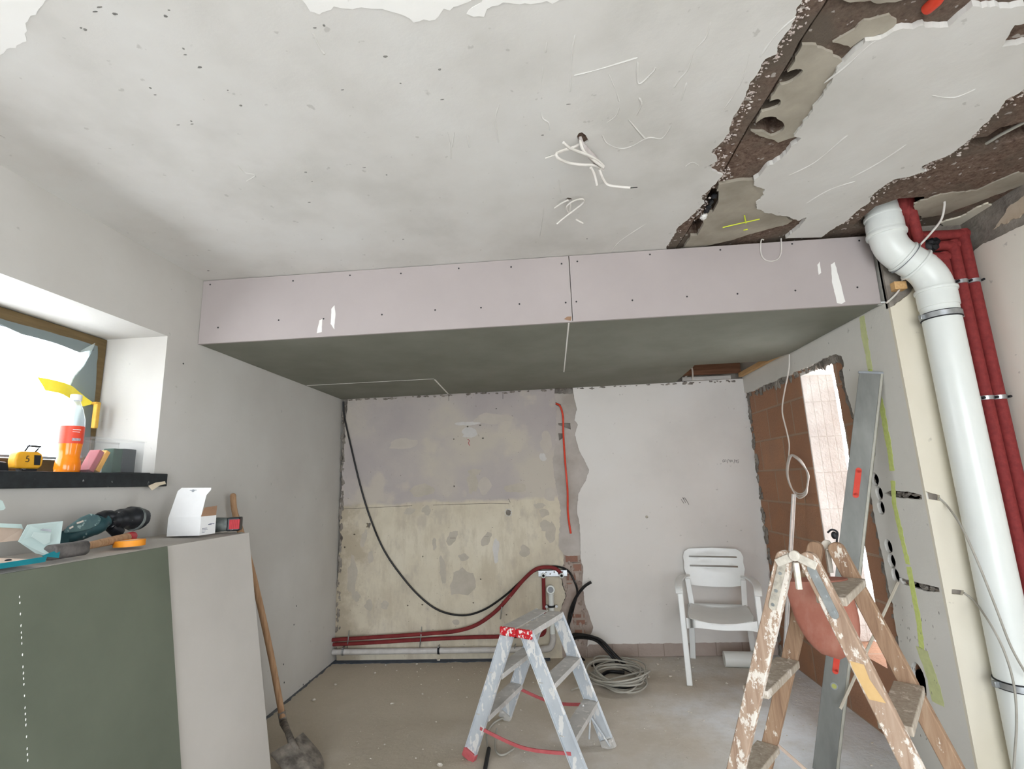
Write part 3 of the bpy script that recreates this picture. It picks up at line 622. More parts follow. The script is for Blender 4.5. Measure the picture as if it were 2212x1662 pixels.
m = MB(); plate(m, po, bh+[rag(GR1, .003, .01, 5), rag(GR2, .003, .01, 6)], FR_, 0, .02); m.build('plaster_layer', plaster('grey_wall_plaster', 'd3d0c8', 'dad7d0', 'dfdcd6', bump=.15), rw)
m = MB()
for g, s0 in ((GR1, 1), (GR2, 2)):
    ys = [q[0] for q in g]; zs = [q[1] for q in g]
    for k in range(22):
        y = r_.uniform(min(ys), max(ys)); t = (y-min(ys))/(max(ys)-min(ys)); z = sum(zs)/len(zs)+(t-.5)*(.012)
        m.ball((XR+.015, y, z+r_.uniform(-.012, .012)), .01, r_.uniform(.006, .02), r_.uniform(.005, .012), k, .9, 5)
tag(m.build('chase_mortar', MMORT, rw), kind='stuff')
m = MB(); cu = [Vector(q) for q in cut]
for k in range(240):
    i = r_.randrange(len(cu)-1); q = cu[i].lerp(cu[i+1], r_.random()); s = r_.uniform(.008, .03)
    m.ball((XR+.018, q.x+r_.uniform(-.005, .03)*(1 if i > 8 else 0), q.y-r_.uniform(-.005, .03)*(1 if i < 7 else 0)), .011, s, s*1.3, k, .9, 5)
for k in range(70):
    z = r_.uniform(.02, 2.17); s = r_.uniform(.008, .03); m.ball((XR+.018, D-.01-r_.random()*.04, z), .012, s, s*1.4, k, .9, 5)
tag(m.build('mortar_border', MMORT, rw, smooth=True), kind='stuff')
m = MB().box((XR+.022, 3.588, .386), (XR+.234, 3.606, 2.124)); m.build('slot_reveal', MBLOCK, rw)
m = MB().box((XR+.022, 3.17, 2.106), (XR+.234, 3.60, 2.13)); m.build('slot_lintel', MFILL, rw)
for k, (seg, wd) in enumerate((([(1862, 684), (1866, 720), (1871, 745), (1880, 798)], .022), ([(1880, 798), (1898, 853), (1909, 902), (1921, 971), (1927, 1017)], .019), ([(1929, 1040), (1931, 1087), (1944, 1144), (1961, 1219)], .016), ([(1963, 1226), (1973, 1281), (1985, 1341), (1991, 1402)], .018), ([(1991, 1402), (2005, 1440), (2018, 1480), (2027, 1522)], .040))):
    pts = [Vector((P(x, y, 0, XR).y, P(x, y, 0, XR).z)) for x, y in seg]; pts = [Vector((max(q.x, YC+.03), q.y)) for q in pts]
    ol = [q+Vector((wd, 0)) for q in pts]+[q-Vector((wd, 0)) for q in pts[::-1]]
    m = MB(); plate(m, rag(ol, .006, .01, 90+k), [], FR_, -.0005, .0005); m.build('spray_line', MLIMEF if k in (0, 4) else simple('lime_line', 'cdd880', 'dae58e', 60, .85), rw)
m = MB()
for k, (x, y) in enumerate([(1790, 742), (1860, 830), (1865, 850), (1835, 800)]+[(1940+r_.uniform(0, 90), 1300+r_.uniform(0, 300)) for _ in range(60)]):
    p = P(x, y, 0, XR)
    if p.y > YC+.02 and p.z > 0: m.ball((XR, p.y, p.z), .001, .002, r_.uniform(.003, .009), k, .4, 4)
tag(m.build('scuff_mark', simple('grey_scuff', '7d7a74', '8c8983', 20, .9), rw), kind='stuff')

# return wall behind the pipes and the wall beyond
m = MB(); plate(m, [(XR+.02, 0), (3.4, 0), (3.4, H+.12), (XR+.02, H+.12)], [], FK, .015, .27); cw = struct(m.build('wall_corner', MMORT))
t0 = pk([(1922, 664), (1948, 650), (1962, 634), (1975, 622)])
m = MB(); plate(m, [Vector((XR, 0)), Vector((XR, t0[0][1]))]+rag(t0, .006, .012, 101, closed=False)[1:]+[Vector((t0[-1][0]+.15, t0[-1][1]+.12)), Vector((X2, t0[-1][1]+.14)), Vector((X2, 0))], [rag(pk([(2000, 1062), (2030, 1070), (2030, 1082), (2004, 1078)]), .003, .01, 2), rag(pk([(2056, 1274), (2082, 1276), (2080, 1286), (2056, 1284)]), .003, .01, 3)], FK, 0, .0155)
m.build('cream_plaster', MCREAM, cw)
m = MB().box((XR+.0, YC+.003, t0[0][1]), (XR+.021, YC+.03, H+.12)); m.build('raw_corner', MMORT, cw)
m = MB()
SIDE = [(-2.0, .1), (-.4, .1), (-.4, 2.3), (-2.0, 2.3)]  # opening added out of view to let in more skylight
plate(m, [(YB, 0), (YC+.02, 0), (YC+.02, H+.12), (YB, H+.12)], [SIDE], FX, .015, .3); nw = struct(m.build('wall_niche', MMORT))
t1 = [(P(x, y, 0, X2).y, P(x, y, 0, X2).z) for x, y in [(2098, 545), (2120, 530), (2150, 517), (2180, 500), (2212, 486)]]
t1 = [(min(q[0], YC), q[1]) for q in t1]
m = MB(); plate(m, [Vector((YB, 0)), Vector((YC, 0)), Vector((YC, t1[0][1]-.03))]+rag(t1, .006, .012, 105, closed=False)+[Vector((1.2, t1[-1][1]+.01)), Vector((YB, t1[-1][1]+.01))], [SIDE], FX, 0, .0155); m.build('white_plaster', plaster('pale_wall_paint', 'e6e0d4', 'ebe6db', 'eeeae1', bump=.05), nw)
t2 = [(2.40, t1[-1][1]+.06), (2.3, t1[-1][1]+.12), (2.1, H-.02), (1.5, H-.01), (1.4, H-.06), (2.0, t1[-1][1]+.05)]
m = MB(); plate(m, rag(t2, .015, .012, 107), [], FX, .008, .0155); m.build('plaster_remnant', simple('beige_render', 'b9a791', 'c9bba8', 8, .95), nw)

# rear wall with a wide terrace opening, behind the camera
m = MB(); plate(m, [(XL-.38, -.12), (3.4, -.12), (3.4, H+.12), (XL-.38, H+.12)], [[(-1.2, .1), (1.6, .1), (1.6, 2.4), (-1.2, 2.4)]], lambda u, v, w: V(u, YB-w, v), 0, .25)
struct(m.build('wall_rear', MLEFT))

# ================================================================ THINGS FIXED TO THE ROOM
# boxed plasterboard soffit
so = thing('boxed_soffit', (-.1, 3.5, ZS), 'long boxed plasterboard soffit with pale front and grey-green underside along the back wall', 'soffit')
def yz(l): return [(P(x, y, 1, YS).x, P(x, y, 1, YS).z) for x, y in l]
FS = lambda u, v, w: V(u, YS+w, v)
xs1, xs2 = P(1229, 558, 1, YS).x, P(1237, 692, 1, YS).x
xe1, xe2 = P(1884, 506, 1, YS).x, P(1908, 655, 1, YS).x
TOP = H-.003
for k, ol in enumerate(([(XL+.002, ZS), (xs2-.0015, ZS), (xs1-.0015, TOP), (XL+.002, TOP)], [(xs2+.0015, ZS), (xe2-.01, ZS), (xe1-.012, TOP-.004), (xs1+.0015, TOP)])):
    m = MB(); plate(m, ol, [], FS, 0, .0125); m.build('front_panel', MPINK, so, bevel=.001, bseg=1)
FU = lambda u, v, w: V(u, v, ZS+w)
xc, xd, yr = .128, -.90, 3.85
gap = .0022
UP = [[(XL+.002, YS+.013), (xc-gap, YS+.013), (xc-gap, yr-gap), (XL+.002, yr-gap)], [(xc+gap, YS+.013), (XR-.006, YS+.013), (XR-.01, 3.62), (1.66, 3.84), (1.55, yr), (xc+gap, yr-gap)],
      [(XL+.002, yr+gap), (xd-gap, yr+gap), (xd-.03, D-.006), (XL+.002, D-.006)], [(xd+gap, yr+gap*.4), (1.127, yr+gap*.4), (1.141, D-.012), (xd-.024, D-.006)]]
for k, ol in enumerate(UP):
    m = MB(); plate(m, rag(ol, .003, .05, 110+k, keep=(3,) if k else ()) if k in (1, 3) else ol, [], FU, 0, .0125); m.build('underside_panel', MGKU, so)
MB().box((XL+.01, yr-.005, ZS-.0012), (xd, yr+.004, ZS+.004)).build('joint_edge', MFILL, so)
MB().box((xc-.004, YS+.02, ZS-.0012), (xc+.004, yr, ZS+.004)).build('joint_edge', MFILL, so)
MB().beam((xd, yr+.03, ZS), (xd-.028, D-.02, ZS), (1, 0, 0), .012, .003).build('joint_edge', MFILL, so)
m = MB(); m.box((XL+.002, YS-.0015, ZS-.0015), (xe2+.006, YS+.013, ZS+.003)); m.build('corner_bead', MPINK, so)
m = MB(); m.box((xe2-.012, YS-.004, ZS-.001), (xe2+.012, YS+.03, ZS+.007)); m.build('profile_end', MPVC, so)
SCR = [(454,615),(633,607),(756,595),(866,591),(991,580),(1104,577),(1213,570),(471,708),(602,692),(699,689),(825,680),(940,670),(1039,665),(1122,657),(1222,654),(1245,652),(1247,565),(1404,550),(1556,540),(1711,527),(1856,520),(1366,649),(1484,641),(1593,635),(1718,628),(1852,621)]
for x, y in SCR:
    p = P(x, y, 1, YS); MB().lathe([(.0001, -.0003), (.0045, -.0012), (.0048, .0), (.0035, .004)], (p.x, YS, p.z), (0, 1, 0), 10).build('screw', MINK, so)
for k, l in enumerate(([(684, 720), (690, 692), (696, 690), (695, 718)], [(714, 700), (716, 668), (722, 660), (725, 680), (722, 712)], [(1795, 572), (1803, 566), (1812, 600), (1826, 652), (1818, 657), (1808, 655), (1798, 610)], [(1765, 572), (1771, 565), (1774, 590), (1768, 594)], [(1218, 690), (1226, 684), (1234, 684), (1233, 693)])):
    m = MB(); plate(m, rag(yz(l), .002, .01, 120+k), [], FS, -.0006, .001); m.build('filler_smear', MFILL if k < 4 else MCARDB, so)
m = MB()
pl = [P(x, y, 1, YS-.002) for x, y in [(1648, 505), (1644, 520), (1643, 545), (1650, 560), (1665, 565), (1680, 560), (1687, 545), (1687, 520), (1685, 500)]]
pl[0].z = pl[-1].z = H+.01
for q in pl[1:-1]: q.y = YS-.004
lp = tag(m.tube(pl, .0035, 8, smooth=6).build('cable_loop', MCAB, smooth=True), 'thin white cable hanging in a U loop over the right half of the soffit face', 'cable')
# inside the soffit: battens, profile, hidden plaster, red pipe
b1 = P(1605, 818, 2, ZS+.02); b2 = P(1700, 772, 2, ZS+.02)
MB().beam((XR-.035, D-.05, ZS+.03), (XR-.02, 3.2, ZS+.03), (0, 0, 1), .035, .035).build('timber_batten', MBATT, so)
MB().box((1.02, D-.06, ZS+.05), (XR-.03, D-.035, ZS+.20)).build('old_plank', simple('old_timber', '6d4a36', '87614a', 9, .8, stretch=(.3, 1, 5)), so)
MB().beam((1.2, D-.03, ZS+.022), (1.62, D-.03, ZS+.018), (0, 0, 1), .03, .028).build('metal_profile', MPVCD, so)
for k in range(5): MB().beam((-1.6+k*.8, YS+.02, H-.05), (-1.6+k*.8, D-.02, H-.05), (0, 0, 1), .045, .03).build('timber_batten', MBATT, so)
MB().beam((1.70, 2.85, 2.40), (1.79, 2.62, 2.40), (0, 0, 1), .045, .03) 
bo = P(1912, 622, 1, YC+.0); MB().box((bo.x-.12, YS-.008, bo.z-.02), (bo.x+.035, YS+.06, bo.z+.018)) 
MB().box((XR+.022, YC-.028, bo.z-.02), (XR+.08, YC+.014, bo.z+.02)).build('timber_batten', MBATT, so)
for k, l in enumerate(([(1.22, D-.035, ZS+.03), (1.28, D-.03, ZS+.10), (1.33, D-.05, ZS+.25)], [(1.29, D-.035, ZS+.01), (1.25, D-.2, ZS+.07), (1.2, D-.32, ZS+.12), (1.17, D-.5, ZS+.25)], )):
    tag(MB().tube(l, .007, 8, smooth=6).build('soffit_cable', MCAB, smooth=True), ['white cable rising inside the soffit gap along the back wall', 'white cable bending forward inside the open soffit gap'][k], 'cable')
m = MB(); m.tube([(1.0, 4.3, ZS+.12), (1.45, 4.1, ZS+.13), (1.66, 3.95, ZS+.12)], .03, 12, smooth=4)
tag(m.build('insulated_pipe', MRED, smooth=True), 'short red insulated pipe seen inside the soffit gap', 'pipe')

# white drain pipe
yd = 2.465
A = [P(1903, 440, 1, yd), P(1915, 545, 1, yd), P(2003, 630, 1, yd), P(2030, 700, 1, yd), P(2190, 1400, 1, yd)]
dx = (A[3].x+A[4].x)/2
top = V(A[0].x-.005, yd-.01, H+.16); e1 = V(A[0].x-.003, yd, P(1915, 538, 1, yd).z); e2 = V(dx, yd, P(2005, 594, 1, yd).z)
dp = thing('drain_pipe', (dx, yd, 0), 'thick white plastic drain pipe with a kinked elbow leaving the ceiling hole, beside the soffit', 'pipe')
def bend(a, b, c, k=.09, n=7):
    a, b, c = Vector(a), Vector(b), Vector(c); p = b+(a-b).normalized()*k; q = b+(c-b).normalized()*k
    return [p*(1-t)**2+b*2*t*(1-t)+q*t*t for t in [i/n for i in range(n+1)]]
R = .076
MB().tube([e2+V(0, 0, -.08), V(dx, yd, .0)], R, 32).build('pipe', MPVC, dp, smooth=True)
MB().tube([top]+bend(top, e1, e2, .07), R, 32).build('elbow', MPVC, dp, smooth=True)
MB().tube(bend(e1, e2, V(dx, yd, 0), .085), R*1.0, 32).build('elbow', MPVC, dp, smooth=True)
MB().tube([e1+(e2-e1).normalized()*.05, e2-(e2-e1).normalized()*.05], R*1.0, 32).build('pipe_link', MPVC, dp, smooth=True)
dv = (e2-e1).normalized()
def ring(c, ax, r, w, name, mat=MPVC, pr=.006):
    c = Vector(c); MB().lathe([(r, -w/2), (r+pr, -w/2+.002), (r+pr*1.2, 0), (r+pr, w/2-.002), (r, w/2)], c, ax, 36).build(name, mat, dp, smooth=True)
ring(e1+V(0, 0, .17), (0, 0, 1), R, .018, 'socket_ring'); ring(e1+V(0, 0, .075), (0, 0, 1), R, .022, 'socket_ring', pr=.009); ring(e1+V(0, 0, .12), (0, 0, 1), R, .05, 'socket_ring', pr=.004)
ring(e1+dv*.075, dv, R, .012, 'socket_ring'); ring(e2-dv*.085, dv, R, .014, 'socket_ring', pr=.008); ring(e1+dv*.088, dv, R, .004, 'socket_gasket', MGASK, .007)
ring(e2+V(0, 0, -.085), (0, 0, 1), R, .018, 'socket_ring', pr=.009); ring(e2+V(0, 0, -.125), (0, 0, 1), R, .09, 'socket_ring', pr=.004)
for zc in (P(2025, 684, 1, yd).z-.0, P(2190, 1478, 1, yd).z):
    c = V(dx, yd, zc); mm = MB().lathe([(R+.002, -.013), (R+.006, -.012), (R+.006, .012), (R+.002, .013)], c, (0, 0, 1), 36)
    cl = mm.build('pipe_clamp', MSTEEL, dp, smooth=True)
    for sx in (-1, 1): MB().box((dx+sx*(R+.012)-.010, yd-.010, zc-.012), (dx+sx*(R+.012)+.010, yd+.010, zc+.012)).build('clamp_lug', MSTEEL, cl, bevel=.002)
    MB().lathe([(R, -.017), (R+.0045, -.016), (R+.0045, .016), (R, .017)], c, (0, 0, 1), 36).build('clamp_rubber', MRUB, cl, smooth=True)

# three insulated risers and their clamp rails
yr_ = 2.50
xsR = [1.985, 2.043, 2.100]; zsR = [2.47, 2.53, 2.585]; rR = .0265
ra = P(1975, 535, 1, yr_)
for k in range(3):
    it = thing('insulated_pipe', (xsR[k], yr_, 0), ['red insulated pipe nearest the thick white drain pipe', 'middle one of three red insulated pipes beside the white drain pipe', 'red insulated pipe farthest from the white drain, against the cream wall'][k], 'pipe', 'red insulated pipes beside the drain pipe')
    c = V(xsR[k], yr_, zsR[k])
    MB().tube([V(xsR[k], yr_, 0), c+V(0, 0, rR*.8)], rR, 18).build('riser', MRED, it, smooth=True)
    xl0 = 1.90-.02*k
    MB().tube([c+V(rR*.8, 0, 0), V(xl0, yr_-.01, zsR[k]+.0)], rR*.95, 18).build('horizontal_run', MRED, it, smooth=True)
    MB().tube([V(xl0+.005, yr_-.01, zsR[k]-.01), V(xl0-.03, yr_-.03, zsR[k]+.06), V(1.80-.012*k, 2.39, H+.05), V(1.79-.012*k, 2.37, H+.16)], rR*.9, 16, smooth=4).build('bent_end', MRED, it, smooth=True)
m = MB(); 
for k in range(5): m.ball((1.90+.008*k, yr_-.045, 2.52+.012*math.sin(k*2)), .022, .018, .02, k, .8, 6)
tag(m.build('black_tape_wrap', MRUB, smooth=True), 'lump of black tape wrapped where the red insulated pipes bend', 'tape')
for k, (px, py) in enumerate(((2075, 606), (2142, 858))):
    zc = P(px, py, 1, yr_-.03).z
    rl = thing('pipe_clamp_rail', (2.04, yr_, zc), ['upper steel clamp rail across the three red pipes', 'lower steel clamp rail across the three red pipes'][k], 'clamp', 'steel clamp rails on the red pipes')
    for x in xsR:
        MB().lathe([(rR+.001, -.010), (rR+.004, -.009), (rR+.004, .009), (rR+.001, .010)], (x, yr_, zc), (0, 0, 1), 24).build('clamp_band', MSTEEL, rl, smooth=True)
        MB().cyl((x+.029, yr_-.03, zc), (x+.029, yr_-.01, zc), .006, n=8).build('clamp_screw', MRUB, rl)
    MB().box((1.96, yr_+.028, zc-.009), (2.135, yr_+.06, zc+.009)).build('rail', MSTEEL, rl)

# ceiling cables
def cable(name, label, paths, r, mat, cat='cable', part='strand', group=None):
    P0 = Vector(paths[0][0]); it = thing(name, P0, label, cat, group)
    for p in paths: MB().tube(p, r, 8, smooth=6).build(part, mat, it, smooth=True)
    return it
def Hd(x, y, d): return P(x, y, 2, H-d)
cb = cable('ceiling_cable_bundle', 'larger tangle of thick white cable ends hanging from a hole in the ceiling', [
    [Hd(1253, 290, -.03), Hd(1255, 312, .03), Hd(1264, 330, .05), Hd(1290, 352, .06), Hd(1303, 362, .06)],
    [Hd(1217, 308, .09), Hd(1230, 320, .09), Hd(1250, 328, .07), Hd(1272, 336, .06), Hd(1292, 348, .05), Hd(1304, 360, .05)],
    [Hd(1256, 310, .01), Hd(1240, 318, .03), Hd(1212, 327, .06), Hd(1202, 333, .08), Hd(1207, 343, .09), Hd(1228, 352, .08), Hd(1258, 356, .07), Hd(1283, 357, .06), Hd(1303, 366, .05)],
    [Hd(1276, 362, .07), Hd(1284, 378, .08), Hd(1289, 400, .10)],
    [Hd(1294, 366, .06), Hd(1302, 386, .08), Hd(1312, 399, .09), Hd(1330, 403, .10), Hd(1362, 406, .12)]], .0052, MCAB)
MB().tube([Hd(1362, 406, .12), Hd(1377, 405, .125)], .0018, 6).build('bare_wire', MRUB, cb); MB().tube([Hd(1202, 334, .08), Hd(1190, 338, .08), Hd(1178, 342, .09)], .002, 6).build('bare_wire', MCAB, cb)
m = MB(); m.tube([Hd(1253, 296, .0), Hd(1262, 318, .03), Hd(1280, 340, .045), Hd(1303, 364, .05)], [.006, .011, .013, .006], 8, smooth=4); m.build('plaster_clump', simple('greyish_pink_plaster', 'a79f9b', 'b5adaa', 30, .9), cb, smooth=True)
cb = cable('ceiling_cable_bundle', 'smaller tangle of thin white cables in a second ceiling hole, nearer the soffit', [
    [Hd(1229, 430, -.03), Hd(1232, 440, .02), Hd(1231, 457, .03)],
    [Hd(1198, 450, .02), Hd(1212, 440, .02), Hd(1228, 432, .01)],
    [Hd(1203, 484, .07), Hd(1222, 468, .05), Hd(1246, 450, .03), Hd(1261, 437, .02), Hd(1258, 430, .02), Hd(1240, 434, .02), Hd(1226, 444, .03), Hd(1224, 453, .03), Hd(1230, 462, .03)],
    [Hd(1244, 474, .03), Hd(1260, 483, .05)]], .0038, MCAB)
# cable falling from the slab over the drain elbow
cable('looping_ceiling_cable', 'white cable dropping from the bare ceiling over the red pipes behind the drain elbow', [
    [V(P(2040, 432, 2, H+.02).x, P(2040, 432, 2, H+.02).y, H+.03), P(2040, 445, 1, 2.33), P(2033, 475, 1, 2.36), P(2010, 505, 1, 2.40), P(1985, 532, 1, 2.43), P(1972, 548, 1, 2.545), P(1955, 575, 1, 2.548), P(1949, 605, 1, 2.548), P(1940, 630, 1, 2.548), P(1915, 655, 1, 2.553)]], .0048, MCAB)
tag(MB().tube([P(2090, 322, 2, H+.06), P(2115, 320, 2, H+.04), P(2160, 292, 2, H+.03), P(2230, 255, 2, H+.03)], .006, 8).build('cavity_cable', MCABG, smooth=True), 'grey cable crossing the long oval hole in the ceiling', 'cable')
cc = thing('cable_connector', P(1537, 435, 2, H+.01), 'black cable terminals with white plaster crumbs stuck in the narrow ceiling gap', 'connector')
for k, (x, y) in enumerate([(1543, 424), (1536, 436), (1532, 447), (1527, 454)]): MB().ball(P(x, y, 2, H+.012), .012, .016, .012, k, .7, 6).build('terminal', MRUB, cc, smooth=True)
MB().ball(P(1520, 468, 2, H+.005), .016, .022, .012, 4, .8, 8).build('plaster_clump', MFILL, cc, smooth=True)
p = P(2022, 6, 2, H+.0); tag(MB().tube([p+V(0, -.05, .012), p+V(0, 0, .004), p+V(.002, .03, .015)], .016, 12).build('orange_conduit', MORNG, smooth=True), 'short orange conduit stub poking out of the bare ceiling', 'conduit')

# long black cable and conduits on the back wall
def B_(x, y, off=.02): return P(x, y, 1, D-off)
cable('hanging_black_cable', 'long black cable sagging in a deep curve across the old back wall', [
    [B_(742, 868), B_(744, 900), B_(757, 960), B_(778, 1048), B_(800, 1120), B_(830, 1190), B_(870, 1248), B_(910, 1292), B_(950, 1320), B_(1000, 1330), B_(1045, 1318), B_(1090, 1288), B_(1130, 1252), B_(1160, 1232, .02), B_(1195, 1224, .02), B_(1225, 1232), B_(1240, 1255), B_(1247, 1280, .03), B_(1240, 1310, .04), B_(1232, 1340, .05), B_(1222, 1368, .05)]], .0085, MHOSE)
cable('orange_conduit', 'bright orange corrugated conduit running down the chased channel of the back wall', [
    [B_(1201, 872, -.02), B_(1210, 878, .012), B_(1216, 900, .018), B_(1217, 940), B_(1221, 1000), B_(1226, 1060), B_(1227, 1110), B_(1233, 1153, .015)]], .0085, MORNG)
MB().tube([B_(1188, 868, -.012), B_(1199, 873, .0)], .005, 8)
tag(MB().tube([B_(1010, 950, .002), B_(1014, 952, .012), B_(1012, 958, .012), B_(1015, 963, .006)], .003, 6, smooth=3).build('wire_stub', MREDW), 'tiny red wire stub sticking out of the old back wall', 'wire')

# red insulated pipes low on the back wall
def redrun(label, pts, r, mat=MREDD): return tag(MB().tube(pts, r, 14, smooth=6).build('insulated_pipe', mat, smooth=True), label, 'pipe')
redrun('red insulated pipe rising in a curve from the wall pipes up to the tap bracket', [B_(716, 1383, .05), B_(780, 1379, .05), B_(860, 1374, .05), B_(930, 1369, .05), B_(985, 1364, .05), B_(1030, 1350, .05), B_(1070, 1322, .045), B_(1100, 1290, .04), B_(1130, 1254, .04), B_(1158, 1230, .045), B_(1185, 1226, .05), B_(1202, 1230, .05), B_(1213, 1241, .045)], .0155)
redrun('straight lower red insulated pipe just above the white wall drain', [B_(716, 1393, .03), B_(800, 1389, .03), B_(900, 1383, .03), B_(1000, 1378, .03), B_(1080, 1376, .03), B_(1130, 1374, .03), B_(1172, 1371, .03), B_(1176, 1345, .035), B_(1175, 1300, .04), B_(1174, 1246, .045)], .0155)
for k, (x, y0, y1) in enumerate(((752, 1363, 1400), (909, 1355, 1398), (1083, 1300, 1338), (1112, 1392, 1406))):
    tag(MB().tube([B_(x+2, y0, .006), B_(x, (y0+y1)/2, .07), B_(x-2, y1, .006)], .0045, 6, smooth=4).build('pipe_strap', MSTEEL, smooth=True), ['bent steel strap over the red pipes next to the left corner', 'bent steel strap over the red pipes midway along the wall', 'steel strap where the rising red pipe meets the black cable', 'small steel strap behind the aluminium stepladder'][k], 'strap', 'steel straps holding the wall pipes')
# white drain along floor
wd = thing('wall_drain_pipe', B_(717, 1409, .05), 'dusty white drain pipe running low along the back wall and up to a socket', 'pipe')
zr = B_(900, 1408, .06).z
ex = B_(1196, 1408, .06).x
MB().tube([V(XL+.005, D-.045, zr), V(ex-.10, D-.045, zr)], .023, 18).build('horizontal_pipe', MPVCD, wd, smooth=True)
MB().tube([V(ex-.10, D-.045, zr), V(ex-.03, D-.045, zr+.01), V(ex, D-.045, zr+.07), V(ex, D-.045, zr+.12)], .026, 18, smooth=5).build('elbow', MPVCD, wd, smooth=True)
zt = B_(1196, 1272, .06).z
MB().tube([V(ex, D-.045, zr+.10), V(ex, D-.045, zt-.01)], .023, 18).build('riser', MPVC, wd, smooth=True)
MB().tube([V(ex, D-.045, zt-.05), V(ex, D-.045, zt), V(ex, D-.10, zt+.0)], .027, 18, smooth=5).build('socket_elbow', MPVC, wd, smooth=True)
sk_ = MB().lathe([(.020, -.02), (.034, -.02), (.036, 0), (.033, .004), (.024, .004), (.023, -.02)], (ex, D-.105, zt), (0, -1, 0), 28).build('socket_mouth', MPVC, wd, smooth=True)
MB().cyl((ex, D-.107, zt), (ex, D-.100, zt), .023, n=24).build('grey_plug', MGASK, sk_)
for x in (740, 947): 
    q = B_(x, 1408, .06); c = MB().lathe([(.025, -.009), (.029, -.008), (.029, .008), (.025, .009)], (q.x, D-.045, zr), (1, 0, 0), 20).build('pipe_clamp', MRUB if x > 800 else MSTEEL, wd, smooth=True)
    MB().cyl((q.x, D-.07, zr+.035), (q.x, D-.02, zr+.035), .006, n=8).build('clamp_bolt', MSTEEL, c)
q = B_(1197, 1311, .06); c = MB().lathe([(.025, -.008), (.030, -.007), (.030, .007), (.025, .008)], (ex, D-.045, q.z), (0, 0, 1), 20).build('pipe_clamp', MRUB, wd, smooth=True)
for s in (-1, 1): MB().cyl((ex+s*.042, D-.06, q.z), (ex+s*.042, D-.03, q.z), .011, n=10).build('clamp_bolt', MSTEEL, c)
# tap bracket
b0 = B_(1163, 1238, .04); b1_ = B_(1225, 1240, .04)
tb = thing('tap_bracket', (b0+b1_)/2, 'perforated steel mounting bracket with two white tap outlets on the back wall', 'bracket')
zb = (b0.z+b1_.z)/2
m = MB(); plate(m, [(b0.x, zb-.026), (b1_.x, zb-.026), (b1_.x, zb+.026), (b0.x, zb+.026)], [blob(b0.x+.03+k*.035, zb+(.010 if k % 2 else -.004), .006, .006, 10, 0, 0) for k in range(6)], lambda u, v, w: V(u, D-.045+w, v), 0, .003)
m.box((b0.x, D-.045, zb+.023), (b1_.x, D-.015, zb+.026)); m.box((b0.x, D-.045, zb-.026), (b1_.x, D-.015, zb-.023)); m.build('plate', MSTEEL, tb)
for x in (1174, 1213):
    q = B_(x, 1243, .06); f = MB().lathe([(.012, .0), (.020, .0), (.020, .045), (.013, .05), (.013, .03), (.012, .03)], (q.x, D-.045, q.z), (0, -1, 0), 20).build('tap_outlet', MPVC, tb, smooth=True)
    MB().cyl((q.x, D-.092, q.z), (q.x, D-.085, q.z), .010, n=14).build('outlet_hole', MDARK, f)
# black corrugated hoses at the chase
cable('black_hose', 'black hose curling up from the wall foot with its cut end free', [[B_(1277, 1258, .09), B_(1262, 1268, .08), B_(1245, 1290, .07), B_(1232, 1320, .06), B_(1228, 1350, .06), B_(1236, 1385, .06), B_(1250, 1415, .06), B_(1262, 1428, .05)]], .012, MHOSE, 'hose')
def G(x, y, z=.02): return P(x, y, 2, z)
cable('black_hose', 'two thick black hoses arching from the wall chase down beneath the cable coil', [
    [B_(1228, 1380, .05), B_(1245, 1371, .12), V(.30, 4.36, .20), V(.40, 4.28, .12), V(.50, 4.22, .03), V(.56, 4.1, .016), V(.5, 3.95, .016), V(.34, 3.9, .016), V(.27, 4.05, .016), V(.34, 4.2, .016), V(.46, 4.18, .016)],
    [B_(1230, 1386, .03), B_(1248, 1378, .10), V(.27, 4.38, .19), V(.36, 4.32, .12), V(.45, 4.27, .03), V(.52, 4.2, .016)],
    [V(.23, 4.33, .02), V(.30, 4.38, .016), V(.42, 4.36, .016), V(.5, 4.28, .016)]], .0125, MHOSE, 'hose')
# coil of grey cable
co = thing('cable_coil', (.40, 4.05, .02), 'loose coil of grey electric cable on the floor beside the aluminium stepladder', 'cable')
r_ = random.Random(11)
cp_ = []
for k in range(11):
    cx, cy = .405+r_.uniform(-.03, .03), 4.02+r_.uniform(-.04, .05); a, b = r_.uniform(.13, .22), r_.uniform(.16, .28); ro = r_.uniform(-.4, .4)
    for j in range(12):
        t = 2*math.pi*j/12; f = 1+.04*math.sin(3*t+k); x, y = a*math.cos(t)*f, b*math.sin(t)*f
        cp_.append(V(cx+x*math.cos(ro)-y*math.sin(ro), cy+x*math.sin(ro)+y*math.cos(ro), .036+.006*k+.008*math.sin(2*t+k)))
cp_ += [V(.15, 3.9, .03), V(.05, 3.85, .02)]
MB().tube(cp_, .0058, 8, smooth=4).build('cable_loops', MCABG, co, smooth=True)

# cable hanging by the slot, with its own coil
hc = [P(1705, 766, 0, XR-.01), P(1704, 800, 0, XR-.03), P(1694, 850, 0, XR-.05), P(1690, 890, 0, XR-.05), P(1699, 930, 0, XR-.05), P(1705, 960, 0, XR-.05), P(1704, 985, 0, XR-.05)]
c0 = hc[-1]; lp = []
for k in range(3):
    for (x, y) in [(1703, 990), (1699, 1020), (1707, 1050), (1722, 1066+k*3), (1738, 1064), (1745-k*2, 1045), (1743, 1020), (1730-k*2, 995), (1712, 983)]:
        lp.append(P(x+k*1.5, y+k*2, 0, XR-.05-.008*k))
cable('hanging_white_cable', 'white cable hanging from the soffit edge, its end rolled into a coil before the brick', [hc+[P(1706, 988, 0, XR-.05)], [P(1706, 985, 0, XR-.05)]+lp], .0052, MCAB)
